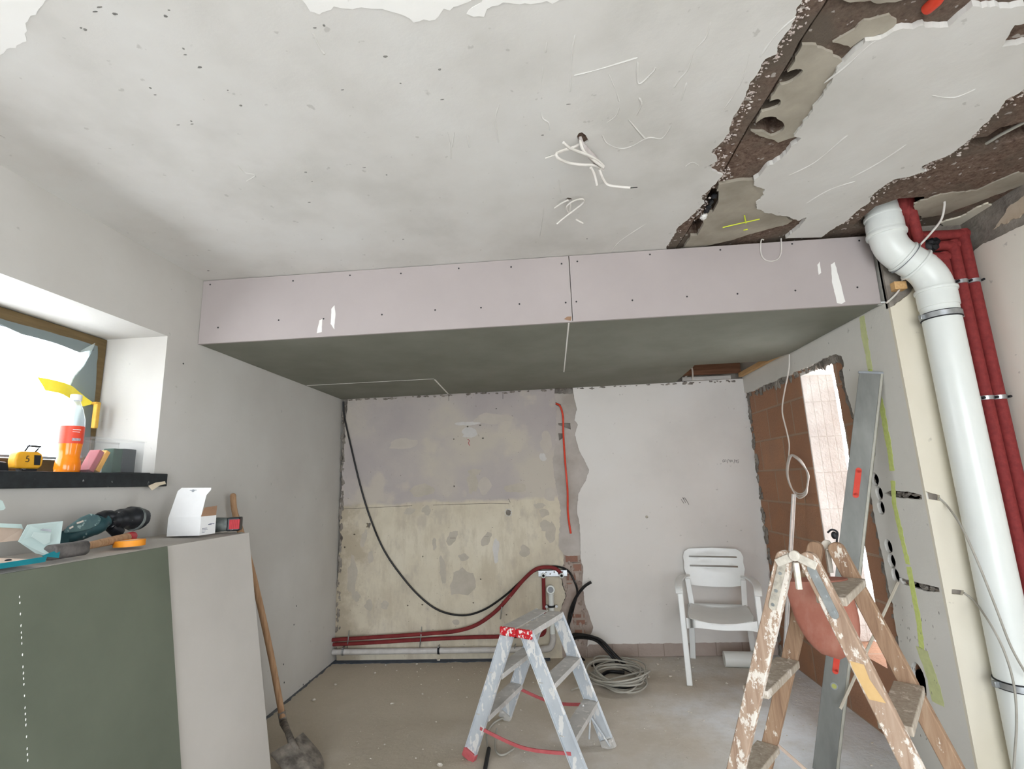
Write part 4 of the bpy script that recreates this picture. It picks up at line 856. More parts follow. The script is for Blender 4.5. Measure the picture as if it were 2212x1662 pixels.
# cables on the cream wall
YG = YC-.04
cable('thin_wall_cable', 'thin grey cable slanting from the upper wall chase down across the white drain pipe', [
    [P(2028, 1076, 1, YC-.004), P(2045, 1092, 1, YC-.02), P(2075, 1135, 1, 2.42), P(2110, 1210, 1, 2.36), P(2150, 1310, 1, 2.35), P(2185, 1400, 1, 2.35), P(2225, 1470, 1, 2.35)]], .0042, MCABG)
cable('thin_wall_cable', 'thin grey cable from the lower wall chase hanging over the drain pipe towards the floor', [
    [P(2082, 1281, 1, YC-.004), P(2105, 1300, 1, YC-.03), P(2140, 1350, 1, 2.37), P(2170, 1410, 1, 2.35), P(2190, 1480, 1, 2.345), P(2196, 1560, 1, 2.345), P(2190, 1662, 1, 2.345), P(2188, 1760, 1, 2.345)]], .0042, MCABG)
cable('thin_wall_cable', 'thin grey cable lying along the middle of the white drain pipe', [
    [P(2020, 1078, 1, YC-.004), P(2060, 1140, 1, YC-.03), P(2090, 1200, 1, 2.40), P(2130, 1290, 1, 2.37), P(2170, 1400, 1, 2.36), P(2200, 1480, 1, 2.36)]], .003, MCABG) if False else None
m = MB(); m.tube([P(1940, 1258, 0, XR-.01), P(1815, 1532, 1, 2.75)], .007, 6)
tag(m.build('thin_stick', simple('pale_stick', 'b8b0a0', 'c4bcac', 20, .7), smooth=True), 'thin pale stick slanting from the wall chase down behind the wooden ladder', 'stick')

# ================================================================ LOOSE THINGS
# --- stack of plasterboards leaning on the left wall
def board(xt, xb, y0, y1, zt, mat, label, group, zb=0.0, hasface=False):
    m = MB(); d = V(xt-xb, 0, zt-zb); n = V(d.z, 0, -d.x).normalized()*.0125
    it = m.prism([V(xb, y0, zb), V(xb, y1, zb), V(xt, y1, zt), V(xt, y0, zt)], -n).build('plasterboard', mat, bevel=.0015, bseg=1)
    return tag(it, label, 'plasterboard', group)
GB = 'plasterboards stacked against the left wall'
ZT = 1.25
board(-1.562, -1.352, -.4, 1.999, ZT, MGKB, 'green moisture-proof plasterboard at the front of the stack under the window', GB)
board(-1.576, -1.367, .3, 2.575, ZT-.001, MGREY, 'grey plasterboard second in the stack, showing as a plain strip right of the green one', GB)
def onboard(x, y, xt=-1.562, xb=-1.352, zt=ZT):
    n = V(zt, 0, -(xt-xb)).normalized(); d = _f+_r2*((x-1106)/FPX)-_u2*((y-831)/FPX); return CO+d*((V(xb, 0, 0)-CO).dot(n)/d.dot(n))
b0_ = bpy.data.objects['plasterboard']; m = MB()
for k in range(46):
    y = 1290+k*8+3*math.sin(k*2.3); x = 42+(y-1290)*.05
    if (k*7) % 11 < 5: p = onboard(x, y); m.ball(p, .0012, .0016, .004, k, .5, 4)
tag(m.build('chalk_mark', MFILL, b0_), kind='stuff')
NB = 25
for k in range(NB):
    xt = -1.5903-.0133*k; xb = -1.3835-.0205*k
    board(xt, xb, .2+.02*(k % 4), 2.56+.012*((k*7) % 3), ZT+.0005*k, MGREY, 'plasterboard deeper in the leaning stack, only its dusty top edge visible', GB)
def TZ(x, y, dz=0): return P(x, y, 2, ZT+.012+dz)
def shelf(x, y):            # height of the stack's top under a point
    return ZT+.002+max(0, min(1, (-1.59-x)/.3))*.012

# white lidded carton
bx = thing('open_carton', (-1.73, 2.42, 1.262), 'small white carton standing open at the far end of the plasterboard stack', 'box')
cA = P(358, 1160, 0, -1.80); cB = P(430, 1165, 0, -1.70); cC = P(462, 1155, 0, -1.69)
ux = V(.76, .65*-1, 0)
o = V(-1.79, 2.30, 1.262); e1_ = V(.42, .09, 0).normalized()
# front face spans from o to o+e1*w ; depth direction e2
pA = V(P(360, 1160, 1, 2.30).x, 2.30, 1.263); pB = V(P(430, 1166, 1, 2.29).x, 2.29, 1.263)
e1_ = (pB-pA); wB = e1_.length; e1_.normalize(); e2_ = V(-e1_.y, e1_.x, 0)
if e2_.y < 0: e2_ = -e2_
dB, hB = .10, .085
t_ = .0015
m = MB(); c = pA+e1_*wB/2+e2_*dB/2
m.obox(c+V(0, 0, t_), e1_, e2_, (0, 0, 1), wB, dB, t_*2); m.obox(c-e2_*(dB/2)+V(0, 0, hB/2), e1_, e2_, (0, 0, 1), wB, t_, hB); m.obox(c+e1_*(wB/2)+V(0, 0, hB/2), e1_, e2_, (0, 0, 1), t_, dB, hB)
m.obox(c-e1_*(wB/2)+V(0, 0, hB/2), e1_, e2_, (0, 0, 1), t_, dB, hB); m.obox(c+e2_*(dB/2)+V(0, 0, hB/2), e1_, e2_, (0, 0, 1), wB, t_, hB); m.build('carton_body', MWHITE, bx)
fA = pA+V(0, 0, hB)
up = (V(0, 0, 1)+e2_*.25).normalized()
fl = [fA, fA+e1_*wB, fA+e1_*wB+up*.10, fA+e1_*(wB*1.10)+up*.125, fA+e1_*(wB*1.09)+up*.135, fA+e1_*wB*.16+up*.14, fA+e1_*wB*.06+up*.125]
MB().prism(fl, e2_*.0015).build('lid_flap', MWHITE, bx)
MB().obox(fA+e1_*wB*.55+up*.126-e2_*.001, e1_, up, e2_, .035, .003, .001).build('lid_slot', MGASK, bx)
MB().cyl(fA+e1_*wB*.55+up*.123-e2_*.0015, fA+e1_*wB*.55+up*.123+e2_*.0005, .007, n=12).build('lid_notch', MGASK, bx)
MB().prism([fA+e1_*wB, fA+e1_*wB+e2_*dB, fA+e1_*wB+e2_*dB*.95+V(0, 0, .045)+e1_*.005, fA+e1_*wB+e2_*dB*.15+V(0, 0, .04)+e1_*.004], e1_*-.0015).build('side_flap', MCARDB, bx)
m = MB()
for (a, b, z, w, h) in ((.5, .72, .045, .012, .006), (.58, .9, .047, .018, .006), (.12, .45, .030, .02, .004), (.12, .5, .024, .03, .004), (.12, .35, .018, .016, .003), (.12, .3, .012, .014, .003)):
    m.obox(c+e1_*(wB/2+.0012)-e2_*(dB/2-dB*(a+b)/2)+V(0, 0, z), e2_, (0, 0, 1), e1_, dB*(b-a), h*.5, .0006)
m.build('printed_text', simple('navy_print', '4a5068', '565c74', 40), bx)

# grey tool with red end behind the carton
gt = thing('cordless_driver', (-1.66, 2.50, 1.262), 'dusty dark tool with red ribbed end at the stack corner, before the shovel handle', 'tool')
q1 = P(470, 1135, 0, -1.68); q2 = P(515, 1132, 0, -1.64)
cz = 1.262+.035
a_ = V(-1.72, 2.47, cz); b_ = V(-1.640, 2.50, cz); 
MB().tube([a_, a_+(b_-a_)*.35, b_], [.030, .036, .032], 16).build('body', MDUST, gt, smooth=True)
dv2 = (b_-a_).normalized(); cq = b_+dv2*.028; sd2 = V(-dv2.y, dv2.x, 0)
MB().obox(cq, dv2, sd2, (0, 0, 1), .06, .066, .066).build('end_cap', MTOOLB, gt, bevel=.006)
rd = MB(); rd.obox(cq+dv2*.006-sd2*.0335, dv2, sd2, (0, 0, 1), .046, .006, .046)
for k in range(6): rd.obox(cq+dv2*(-.014+.008*k)-sd2*.037, dv2, sd2, (0, 0, 1), .004, .003, .044)
rd.build('red_grip', MREDT, gt)

# hammer
hm = thing('club_hammer', (-1.65, 1.66, 1.262), 'club hammer with grey iron head and red-tipped wooden handle on the stack', 'hammer')
h0 = TZ(138, 1188); h1 = TZ(212, 1183); hz_ = ZT+.012+.030
h0 = V(-1.615, 1.545, hz_-.008); h1 = V(-1.625, 1.70, hz_-.008)
ax = (h1-h0).normalized(); mid = (h0+h1)/2
MB().prism([mid+V(dx_, 0, dz_)-ax*.066 for dx_, dz_ in ((-.024, -.014), (-.014, -.024), (.014, -.024), (.024, -.014), (.024, .014), (.014, .024), (-.014, .024), (-.024, .014))], ax*.132).build('head', MIRON, hm, bevel=.005, smooth=True)
he = V(-1.74, 2.02, hz_-.002); hs = mid+V(-.0, .03, .002)
MB().tube([hs+V(.012, -.01, 0), hs+(he-hs)*.2, hs+(he-hs)*.6, he], [.011, .013, .016, .018], 12).build('handle', MHAND, hm, smooth=True)
MB().tube([he-(he-hs)*.10, he+(he-hs)*.02, he+(he-hs)*.06], [.0185, .0185, .012], 12).build('red_tip', MREDT, hm, smooth=True)
# roll of orange tape
rc = V(-1.69, 1.93, ZT+.013)
tp = thing('tape_roll', rc, 'roll of orange adhesive tape lying flat behind the hammer handle', 'tape')
tp.location = V(-1.655, 1.915, 1.263); rc = tp.location.copy()
MB().lathe([(.034, 0), (.052, 0), (.052, .022), (.034, .022), (.034, 0)], rc, (0, 0, 1), 32).build('tape', MORT, tp, smooth=True)
MB().lathe([(.031, .001), (.0342, .001), (.0342, .021), (.031, .021), (.031, .001)], rc, (0, 0, 1), 32).build('core', MCARD, tp, smooth=True)
# cordless angle tool: dark teal handle with black head
tl = thing('cordless_tool', (-1.80, 1.80, 1.262), 'paint-stained dark teal and black cordless tool lying between the mint box and the white carton', 'tool')
xA = -1.80
def T_(x, y, xx=xA): return P(x, y, 0, xx)
MB().tube([T_(136, 1163), T_(150, 1158), T_(180, 1146), T_(208, 1135), T_(226, 1124)], [.026, .030, .034, .036, .030], 18, smooth=4).build('battery_handle', MTOOL, tl, smooth=True)
pl_ = [T_(x, y, xA+.036) for x, y in [(142, 1152), (150, 1138), (178, 1118), (198, 1110), (214, 1113), (220, 1122), (214, 1134), (196, 1144), (170, 1150)]]
MB().prism(pl_, V(-.012, 0, 0)).build('teal_side_cover', simple('grey_teal_plastic', '3f5a5f', '54706f', 12, .45, splat='8fa6a4', ss=30, sa=.6), tl, bevel=.004)
m = MB(); m.beam(T_(166, 1131, xA+.038), T_(180, 1126, xA+.038), (0, 0, 1), .006, .002); m.beam(T_(150, 1142, xA+.038), T_(158, 1138, xA+.038), (0, 0, 1), .006, .002); m.build('name_plate', simple('cream_badge', 'd9cfc4', rough=.5), tl)
MB().tube([T_(214, 1122), T_(226, 1115), T_(238, 1118)], [.024, .022, .026], 16, smooth=4).build('neck', MTOOLB, tl, smooth=True)
MB().tube([T_(232, 1126), T_(244, 1124), T_(262, 1121), T_(285, 1119), T_(300, 1122), T_(308, 1126)], [.030, .036, .040, .047, .046, .034], 20, smooth=4).build('motor_head', MTOOLB, tl, smooth=True)
MB().tube([T_(238, 1138), T_(250, 1146), T_(256, 1152)], [.020, .024, .024], 14).build('foot', MTOOLB, tl, smooth=True)
MB().lathe([(.034, -.006), (.050, -.004), (.050, .006), (.036, .008)], T_(290, 1121), (T_(300, 1122)-T_(262, 1121)), 22).build('collar', MDUST, tl, smooth=True)

# mint case box opened at the left edge
cb = thing('open_tool_case', (-1.66, 1.35, 1.262), 'opened mint and teal cardboard packaging at the left end of the stack', 'box')
zc = ZT+.018
def Q(x, y, xx): return P(x, y, 0, xx)
def face(l, name, mat, th=.002, vec=None):
    MB().prism(l, vec or V(-th, 0, 0)).build(name, mat, cb)
# base tray
bA, bB, bC, bD = V(-1.565, 1.0, zc-.004), V(-1.565, 1.50, zc-.004), V(-1.78, 1.52, zc-.004), V(-1.80, 1.0, zc-.004)
m = MB(); m.prism([bA, bB, bC, bD], V(0, 0, .003)); m.prism([bA+V(0, 0, .003), bB+V(0, 0, .003), bB+V(.004, 0, .016), bA+V(.004, 0, .016)], V(-.002, 0, 0)); m.build('teal_tray', MTEAL, cb)
MB().prism([bA+V(-.004, 0, .012), bB+V(-.006, -.04, .012), bC+V(0, -.10, .030), bD+V(0, 0, .030)], V(0, 0, .002)).build('inner_flap', MCARD, cb)
face([Q(136, 1126, -1.70), Q(60, 1134, -1.72), Q(40, 1170, -1.70), Q(78, 1196, -1.63), Q(110, 1204, -1.60), Q(126, 1204, -1.585), Q(131, 1160, -1.66)], 'mint_side', MMINT)
face([Q(130, 1186, -1.60), Q(126, 1206, -1.580), Q(88, 1202, -1.60)], 'teal_corner', MTEAL, .0015, V(.0015, 0, 0))
m = MB(); 
m.prism([Q(92, 1142, -1.665), Q(110, 1144, -1.655), Q(110, 1150, -1.655), Q(86, 1146, -1.665)], V(.001, 0, 0)); m.build('handle_slot', MGASK, cb)
m = MB(); m.prism([Q(72, 1150, -1.66), Q(109, 1153, -1.65), Q(107, 1172, -1.64), Q(95, 1178, -1.64), Q(68, 1160, -1.655)], V(.001, 0, 0)); m.build('folded_tab', simple('light_mint_card', 'b4c3c0', rough=.6), cb)
face([Q(-40, 1128, -1.80), Q(0, 1131, -1.80), Q(46, 1134, -1.80), Q(50, 1142, -1.80), Q(42, 1168, -1.78), Q(0, 1172, -1.78), Q(-40, 1176, -1.78)], 'back_flap', MCARD)
face([Q(-40, 1124, -1.79), Q(0, 1131, -1.79), Q(46, 1133, -1.79), Q(50, 1144, -1.79), Q(44, 1142, -1.79), Q(0, 1140, -1.79), Q(-40, 1136, -1.79)], 'flap_edge', simple('mint_edge', 'c9ddd9', rough=.6), .001, V(.001, 0, 0))
fl2 = thing('raised_box_flap', Q(0, 1100, -1.86), 'pale box flap sticking up at the left picture edge above the opened packaging', 'cardboard')
MB().prism([Q(-40, 1068, -1.86), Q(0, 1080, -1.86), Q(6, 1083, -1.86), Q(12, 1098, -1.86), Q(8, 1102, -1.86), Q(0, 1103, -1.86), Q(-40, 1130, -1.86)], V(-.002, 0, 0)).build('flap', simple('mint_flap', 'c2d4d0', rough=.6), fl2)
MB().ball(V(-1.60, 1.42, zc+.012), .006, .010, .005).build('loose_screw', MINK, cb)

# --- on the window sill
SZ = SILLZ
bt = thing('juice_bottle', (-2.03, 1.985, SZ), 'plastic bottle of orange soft drink with orange label on the window sill', 'bottle')
bc = V(-2.03, 1.985, SZ)
BR, BH = 1.16, 1.09
MB().lathe([(0.0302, 0.0), (0.0418, 0.0044), (0.0441, 0.0218), (0.0418, 0.0491), (0.0371, 0.0654), (0.0394, 0.0981), (0.0418, 0.1221)], bc, (0, 0, 1), 28).build('drink', MDRINK, bt, smooth=True)
MB().lathe([(0.0423, 0.1221), (0.0423, 0.1962)], bc, (0, 0, 1), 28).build('paper_label', MORL, bt, smooth=True)
MB().lathe([(0.042, 0.1962), (0.0394, 0.2289), (0.0302, 0.2671), (0.0197, 0.2943), (0.0168, 0.3106)], bc, (0, 0, 1), 28).build('clear_neck', MCLEAR, bt, smooth=True)
MB().lathe([(0.0203, 0.3085), (0.0203, 0.3325), (0.0162, 0.3346)], bc, (0, 0, 1), 24).build('cap', MWHITE, bt, smooth=True)
vv = (V(0, 0, CH)-bc).normalized(); a0 = math.atan2(vv.y, vv.x)
def onb(a, z, w, h, mat, name):
    m = MB(); vs = []
    for i in range(5):
        t = a0+a-w/2+w*i/4
        for z_ in (z, z+h): vs.append(bc+V(math.cos(t)*.0426, math.sin(t)*.0426, z_))
    m.add(vs, [(2*i, 2*i+2, 2*i+3, 2*i+1) for i in range(4)]); m.add([v+V(math.cos(a0)*.0004, math.sin(a0)*.0004, 0) for v in vs], [(2*i, 2*i+2, 2*i+3, 2*i+1) for i in range(4)]); m.build(name, mat, bt)
onb(.45, .133, .75, .011, simple('barcode_grey', 'b9b2b8', '8f8790', 120), 'barcode'); onb(.4, .178, .7, .003, MWHITE, 'label_text'); onb(.35, .169, .6, .002, MWHITE, 'label_text')

tm = thing('tape_measure', (-2.02, 1.75, SZ), 'yellow tape measure marked 5 with a black belt clip, on the window sill', 'tape measure')
tc = V(-2.0, 1.80, SZ+.014)
pts = [(-.048, .0), (-.052, .03), (-.048, .055), (-.036, .064), (.03, .066), (.046, .058), (.054, .04), (.052, .012), (.04, .0)]
MB().prism([tc+V(0, a, b) for a, b in pts], V(-.035, 0, 0)).build('case', MYELT, tm, bevel=.006, bseg=3)
MB().box((tc.x-.03, tc.y-.02, SZ), (tc.x-.004, tc.y+.036, SZ+.014)).build('foot', MTOOLB, tm)
bk_ = MB(); bk_.prism([tc+V(.0005, a, b) for a, b in ((.018, .014), (.040, .014), (.040, .052), (.014, .052))], V(.0015, 0, 0))
bk_.build('black_window', MTOOLB, tm)
m = MB()
for l in ([(-.006, .047), (-.013, .047), (-.014, .037), (-.006, .037), (-.004, .031), (-.008, .025), (-.016, .026)],): m.tube([tc+V(.0015, a, b) for a, b in l], .0016, 6)
m.build('number_mark', MINK, tm)
m = MB(); m.tube([tc+V(-.012, -.012, .066), tc+V(-.012, .0, .088), tc+V(-.012, .045, .088), tc+V(-.012, .035, .075), tc+V(-.012, .028, .066)], .003, 6); m.beam(tc+V(-.012, .0, .087), tc+V(-.012, .04, .085), (1, 0, 0), .02, .004); m.build('belt_clip', MTOOLB, tm)
m = MB(); m.prism([V(-2.0, 1.60, SZ), V(-2.0, 1.735, SZ), V(-2.0, 1.725, SZ+.035), V(-2.0, 1.60, SZ+.045)], V(-.05, 0, 0)); tag(m.build('black_pouch', MTOOLB, bevel=.006), 'low black case on the window sill, left of the tape measure', 'case')
tub = thing('storage_tub', (-2.05, 2.17, SZ), 'translucent milky plastic tub with coloured blocks, on the sill beside the bottle', 'tub')
ty0, ty1, tx0, tx1 = 2.035, 2.325, -2.12, -1.985
m = MB()
for a, b in (((tx1-.002, ty0, SZ), (tx1, ty1, SZ+.155)), ((tx0, ty0, SZ), (tx0+.002, ty1, SZ+.155)), ((tx0, ty0, SZ), (tx1, ty0+.002, SZ+.155)), ((tx0, ty1-.002, SZ), (tx1, ty1, SZ+.155)), ((tx0, ty0, SZ), (tx1, ty1, SZ+.002))): m.box(a, b)
m.build('tub_body', MMILK, tub)
m = MB(); 
for a, b in (((tx1-.001, ty0-.006, SZ+.148), (tx1+.006, ty1+.006, SZ+.158)), ((tx0-.006, ty0-.006, SZ+.148), (tx0+.001, ty1+.006, SZ+.158))): m.box(a, b)
m.build('tub_rim', MMILK, tub)
GBL = 'sanding blocks in the plastic tub'
def blk(y, w, ang, mat, label, name='sanding_block', h=.10):
    c_ = V(tx1-.035, y, SZ+.004+h/2); s = math.sin(ang); co_ = math.cos(ang)
    tag(MB().obox(c_, (1, 0, 0), (0, co_, s), (0, -s, co_), .05, w, h).build(name, mat, bevel=.002), label, 'block', GBL)
blk(2.085, .026, -.45, simple('dull_pink_pad', 'a04a52', 'ad565c', 20), 'dull red block leaning inside the plastic tub', h=.10)
blk(2.118, .022, -.45, simple('ochre_pad', 'd99a32', 'e0a640', 20), 'yellow ochre block leaning inside the plastic tub', h=.10)
blk(2.190, .05, 0, MGREEN, 'dark green block standing inside the plastic tub', h=.11)
blk(2.255, .075, 0, simple('charcoal_pad', '20262a', '2b3236', 30), 'wide charcoal block at the right end inside the plastic tub', h=.112)
m = MB(); m.box((-1.985, 2.16, SZ), (-1.945, 2.33, SZ+.004)); tag(m.build('black_strip', MTOOLB), 'thin black strip lying on the sill edge in front of the tub', 'strip')

# --- shovel
sv = thing('shovel', (-1.5, 3.0, 0), 'muddy steel shovel with long wooden handle leaning beside the plasterboard stack', 'shovel')
s1 = P(500, 1072, 0, -1.925); s3 = V(-1.60, 3.03, .27)
s2 = P(617, 1560, 1, 2.98)
p_top = V(-1.915, s1.y, s1.z); p_bot = P(612, 1560, 1, 2.97); p_mid = P(545, 1240, 0, -1.80)
hp = catmull([p_top+V(0, .0, 0), P(508, 1110, 0, -1.91), P(532, 1190, 0, -1.86), P(560, 1300, 0, -1.80), P(588, 1430, 0, -1.73), P(610, 1550, 0, -1.655)], 5)
MB().tube(hp, [.017]+[.0165]*8+[.019]*12+[.018]*20, 14).build('handle', MHAND, sv, smooth=True)
MB().ball(hp[0], .0168).build('handle_end', MHAND, sv, smooth=True)
pe = hp[-1]; dn = (hp[-1]-hp[-3]).normalized()
pc_ = pe+V(.035, -.01, -.13)
MB().tube([pe-dn*.03, pe+dn*.03, pe.lerp(P(630, 1604, 2, .15), .6), P(630, 1604, 2, .15), P(640, 1618, 2, .13)], [.021, .021, .016, .018, .012], 12).build('steel_socket', MBLADE, sv, smooth=True)
# blade: rounded, slightly dished
bl = MB(); vs = []; fs = []
bu = (P(676, 1580, 2, .15)-P(588, 1638, 2, .15)).normalized(); pc_ = P(630, 1604, 2, .15); bv = P(690, 1690, 2, .0)-pc_; bv = (bv-bu*bv.dot(bu)).normalized(); bn = bu.cross(bv).normalized()
if bn.z > 0: bn = -bn
print('blade', bu, bv, pc_)
NU, NV = 12, 14
for j in range(NV+1):
    t = j/NV; wv = .115*(1 if t < .45 else math.sqrt(max(0, 1-((t-.45)/.56)**2)))
    for i in range(NU+1):
        s = -1+2*i/NU; vs.append(pc_+bu*(s*wv)+bv*(t*.25+.02*(1-abs(s))*(t < .15)-.02)+bn*(.025*(s*s)-.015*t))
q = len(vs); vs += [v-bn*.003 for v in vs]
for j in range(NV):
    for i in range(NU):
        a = j*(NU+1)+i; f = (a, a+1, a+NU+2, a+NU+1); fs.append(f); fs.append(tuple(x+q for x in f[::-1]))
zmin = min(v.z for v in vs)
bl.add([v-V(0, 0, min(0, 0)) for v in vs], fs); BL = bl.build('blade', MBLADE, sv, smooth=True)
print('shovel zmin', zmin, 'pe', pe)

# --- aluminium double stepladder
al = thing('aluminium_stepladder', (-.15, 3.06, 0), 'low paint-smeared aluminium stepladder with red end caps, in the middle of the floor', 'stepladder')
NL, NR, FR2, FL2 = V(-.53, 3.01, 0), V(.10, 2.67, 0), V(.235, 3.12, 0), V(-.38, 3.47, 0)
NT_ = V(-.232, 2.90, .665); FT = V(-.065, 3.27, .665)
sp = (NR-NL).normalized(); ax_ = (FL2-NL).normalized()
def rail(top, foot, nm='rail', w=.075, t=.022, mat=MALU):
    r = MB(); d = (foot-top).normalized(); 
    side = (sp-d*sp.dot(d)).normalized(); r.beam(top, foot+(top-foot).normalized()*.03, side, w, .004)
    n = d.cross(side)
    for s in (-1, 1): r.beam(top+side*(s*(w/2-.002)), foot+(top-foot).normalized()*.03+side*(s*(w/2-.002)), n, t, .004)
    o = r.build(nm, mat, al)
    MB().beam(foot+(top-foot).normalized()*.045, foot, side, w+.006, t+.006).build('rubber_foot', MREDW if foot.x < -.5 else MALUD, o, bevel=.003)
    return o
for T, Lf, s in ((NT_, NL, -1), (NT_, NR, 1), (FT, FL2, -1), (FT, FR2, 1)):
    rail(T+sp*(.055*s), Lf)
for zt_ in (.225, .44):
    for (n_, f_, s) in ((NL, FL2, -1), (NR, FR2, 1)):
        k = zt_/.665; a = n_+(NT_+sp*(.055*s)-n_)*k; b = f_+(FT+sp*(.055*s)-f_)*k; a.z = b.z = zt_
        t = MB(); t.beam(a, b, sp, .085, .004); t.beam(a+sp*(.0405)+V(0, 0, -.012), b+sp*(.0405)+V(0, 0, -.012), (0, 0, 1), .026, .004); t.beam(a-sp*(.0405)+V(0, 0, -.012), b-sp*(.0405)+V(0, 0, -.012), (0, 0, 1), .026, .004)
        t.build('step', MALUD, al)
for s in (-1, 1):
    a = NT_+sp*(.052*s)+V(0, 0, .012); b = FT+sp*(.052*s)+V(0, 0, .012); t = MB(); t.beam(a, b, sp, .088, .005); t.beam(a+sp*(s*.042)+V(0, 0, -.013), b+sp*(s*.042)+V(0, 0, -.013), (0, 0, 1), .03, .004); t.build('top_step', MALUD, al)
ca = NT_-ax_*.022
for s in (-1, 1):
    MB().obox(ca+sp*(.052*s)+V(0, 0, -.002), sp, ax_, (0, 0, 1), .098, .022, .045).build('red_end_cap', MREDP, al, bevel=.006)
MB().obox(ca+V(0, 0, .0), sp, ax_, (0, 0, 1), .06, .018, .03).build('hinge', MREDP, al, bevel=.004)
for (a, b, f0) in ((NL, NR, .16), (FL2, FR2, .20)):
    p0 = a+(NT_ if a is NL else FT)*0; 
    T = NT_ if a is NL else FT
    u0 = a+(T-a)*(f0/.665); u1 = b+(T-b)*(f0/.665); mid_ = (u0+u1)/2+V(0, 0, -.035)
    q_ = catmull([u0, mid_, u1], 8); r = MB()
    for i in range(len(q_)-1): r.beam(q_[i], q_[i+1], ax_, .006, .016)
    r.build('red_strap', MREDW, al)
for s, fpt in ((1, FR2),):
    a = fpt+(FT-fpt)*.34+sp*.02; MB().tube([a, a+(NR-FR2)*.2+V(0, 0, -.16)], .005, 6).build('brace', MALU, al); MB().tube([FR2+(FT-FR2)*.35-ax_*.10, FR2+V(-.0, -.02, .02)], .005, 6).build('brace', MALU, al)
cable('floor_cord', 'short grey cord end with black plug lying under the aluminium stepladder', [[P(1105, 1545, 2, .02), P(1070, 1560, 2, .01), P(1052, 1585, 2, .01), P(1054, 1620, 2, .01)], [P(1073, 1575, 2, .01), P(1070, 1618, 2, .01), P(1085, 1632, 2, .01), P(1110, 1618, 2, .01)]], .005, MCABG)
tag(MB().tube([P(1056, 1618, 2, .012), P(1052, 1640, 2, .012), P(1046, 1672, 2, .012)], .011, 10).build('cord_plug', MRUB, smooth=True), 'black cord plug on the floor between the legs of the aluminium stepladder', 'plug')

# --- wooden double ladder
wl = thing('wooden_ladder', (.75, 1.62, 0), 'paint-splashed wooden folding ladder in the right foreground', 'ladder')
Nn = V(.654, 1.5, 1.215); av = V(.205, .255, -.01); wv = V(.343, -.30, 0); wn = wv.normalized(); an = V(.2, .25, 0).normalized()
tops = {}; feet = {}
for i, (T, mat) in enumerate(((Nn, MWOOD), (Nn+av, MWOODB))):
    for s in (-1, 1):
        tp_ = T+wn*(.030*s); ft = V(T.x, T.y, 0)+wv*(1.0*s)*(1.0 if i == 0 else 1.0)+(an*.03*i)
        d = (ft-tp_).normalized(); side = (wn-d*wn.dot(d)).normalized(); n = d.cross(side)
        # rail outline with rounded head
        W2 = .0225; prof = [tp_+side*(W2*math.cos(a))-d*(W2*math.sin(a)) for a in [math.pi*j/8 for j in range(9)]]
        ol = prof+[ft-side*W2, ft+side*W2]
        MB().prism([q-n*.0125 for q in ol], n*.025).build('rail', mat, wl, bevel=.003)
        tops[(i, s)] = tp_; feet[(i, s)] = ft
        # hinge plate
        nf = -an if i == 0 else an
        hp_ = tp_+d*.020+nf*.0135; he_ = tp_+d*.135+nf*.0135
        o1 = [hp_+side*(.0105*math.cos(a))-d*(.0105*math.sin(a)) for a in [math.pi*j/6 for j in range(7)]]+[he_+side*(-.0105*math.cos(a))+d*(.0105*math.sin(a)) for a in [math.pi*j/6 for j in range(7)]]
        h_ = MB().prism(o1, nf*.003).build('hinge_plate', simple('painted_hinge_steel', '9c968b', 'c9c1b2', 40, .5, .3) if s < 0 else MSTEEL, wl)
        for e in (.04, .09, .13): MB().cyl(tp_+d*e+nf*.0165, tp_+d*e+nf*.019, .0045, n=10).build('rivet', MSTEEL, h_)
for i, T in enumerate((Nn, Nn+av)):
    nf = -an if i == 0 else an
    b_ = MB(); b_.cyl(T+V(0, 0, .012)+nf*.012, T+V(0, 0, .012)+nf*.024, .014, n=16); b_.beam(T+wn*.05+V(0, 0, -.012)+nf*.016, T+V(0, 0, .012)+nf*.016, (0, 0, 1), .022, .004); b_.beam(T-wn*.05+V(0, 0, -.012)+nf*.016, T+V(0, 0, .012)+nf*.016, (0, 0, 1), .022, .004)
    b_.box(tuple(T+nf*.016+V(-.007, -.006, -.075)), tuple(T+nf*.016+V(.007, .006, -.005)))
    b_.build('hinge_pivot', simple('painted_pivot', 'b5aea2', 'd3ccbf', 40, .5, .2), wl, bevel=.002)
for s in (-1, 1):
    for zt_ in (1.115, .84, .56, .28):
        if s < 0 and zt_ > 1: continue
        A_ = tops[(0, s)]+(feet[(0, s)]-tops[(0, s)])*(1-zt_/tops[(0, s)].z); B2 = tops[(1, s)]+(feet[(1, s)]-tops[(1, s)])*(1-zt_/tops[(1, s)].z)
        A_.z = B2.z = zt_
        MB().beam(A_+an*.014, B2-an*.014, wn, .07, .022).build('tread', MWOODT, wl, bevel=.003)
# strap between the two halves and a loop of wire at the far hinge
u0 = tops[(1, -1)]+(feet[(1, -1)]-tops[(1, -1)])*.52; u1 = tops[(1, 1)]+(feet[(1, 1)]-tops[(1, 1)])*.70
q_ = catmull([u0, (u0+u1)/2+V(0, 0, -.05), u1], 8); r = MB()
for i in range(len(q_)-1): r.beam(q_[i], q_[i+1], an, .003, .010)
r.build('nylon_strap', MSTRAP, wl)
w1_ = tops[(1, -1)]+V(.045, 0, .02)
MB().tube([w1_+V(-.01, -.02, .03), w1_+V(.0, -.03, .04), w1_+V(.015, -.03, .03), w1_+V(.008, -.03, .0), w1_+V(.0, -.03, -.05), w1_+V(.012, -.03, -.09), w1_+V(.035, -.03, -.10), w1_+V(.04, -.03, -.07)], .003, 8, smooth=5).build('wire_loop', MRUB, wl, smooth=True)
MB().ball(w1_+V(.004, -.03, .022), .009, .009, .012).build('wire_knot', MRUB, wl, smooth=True)
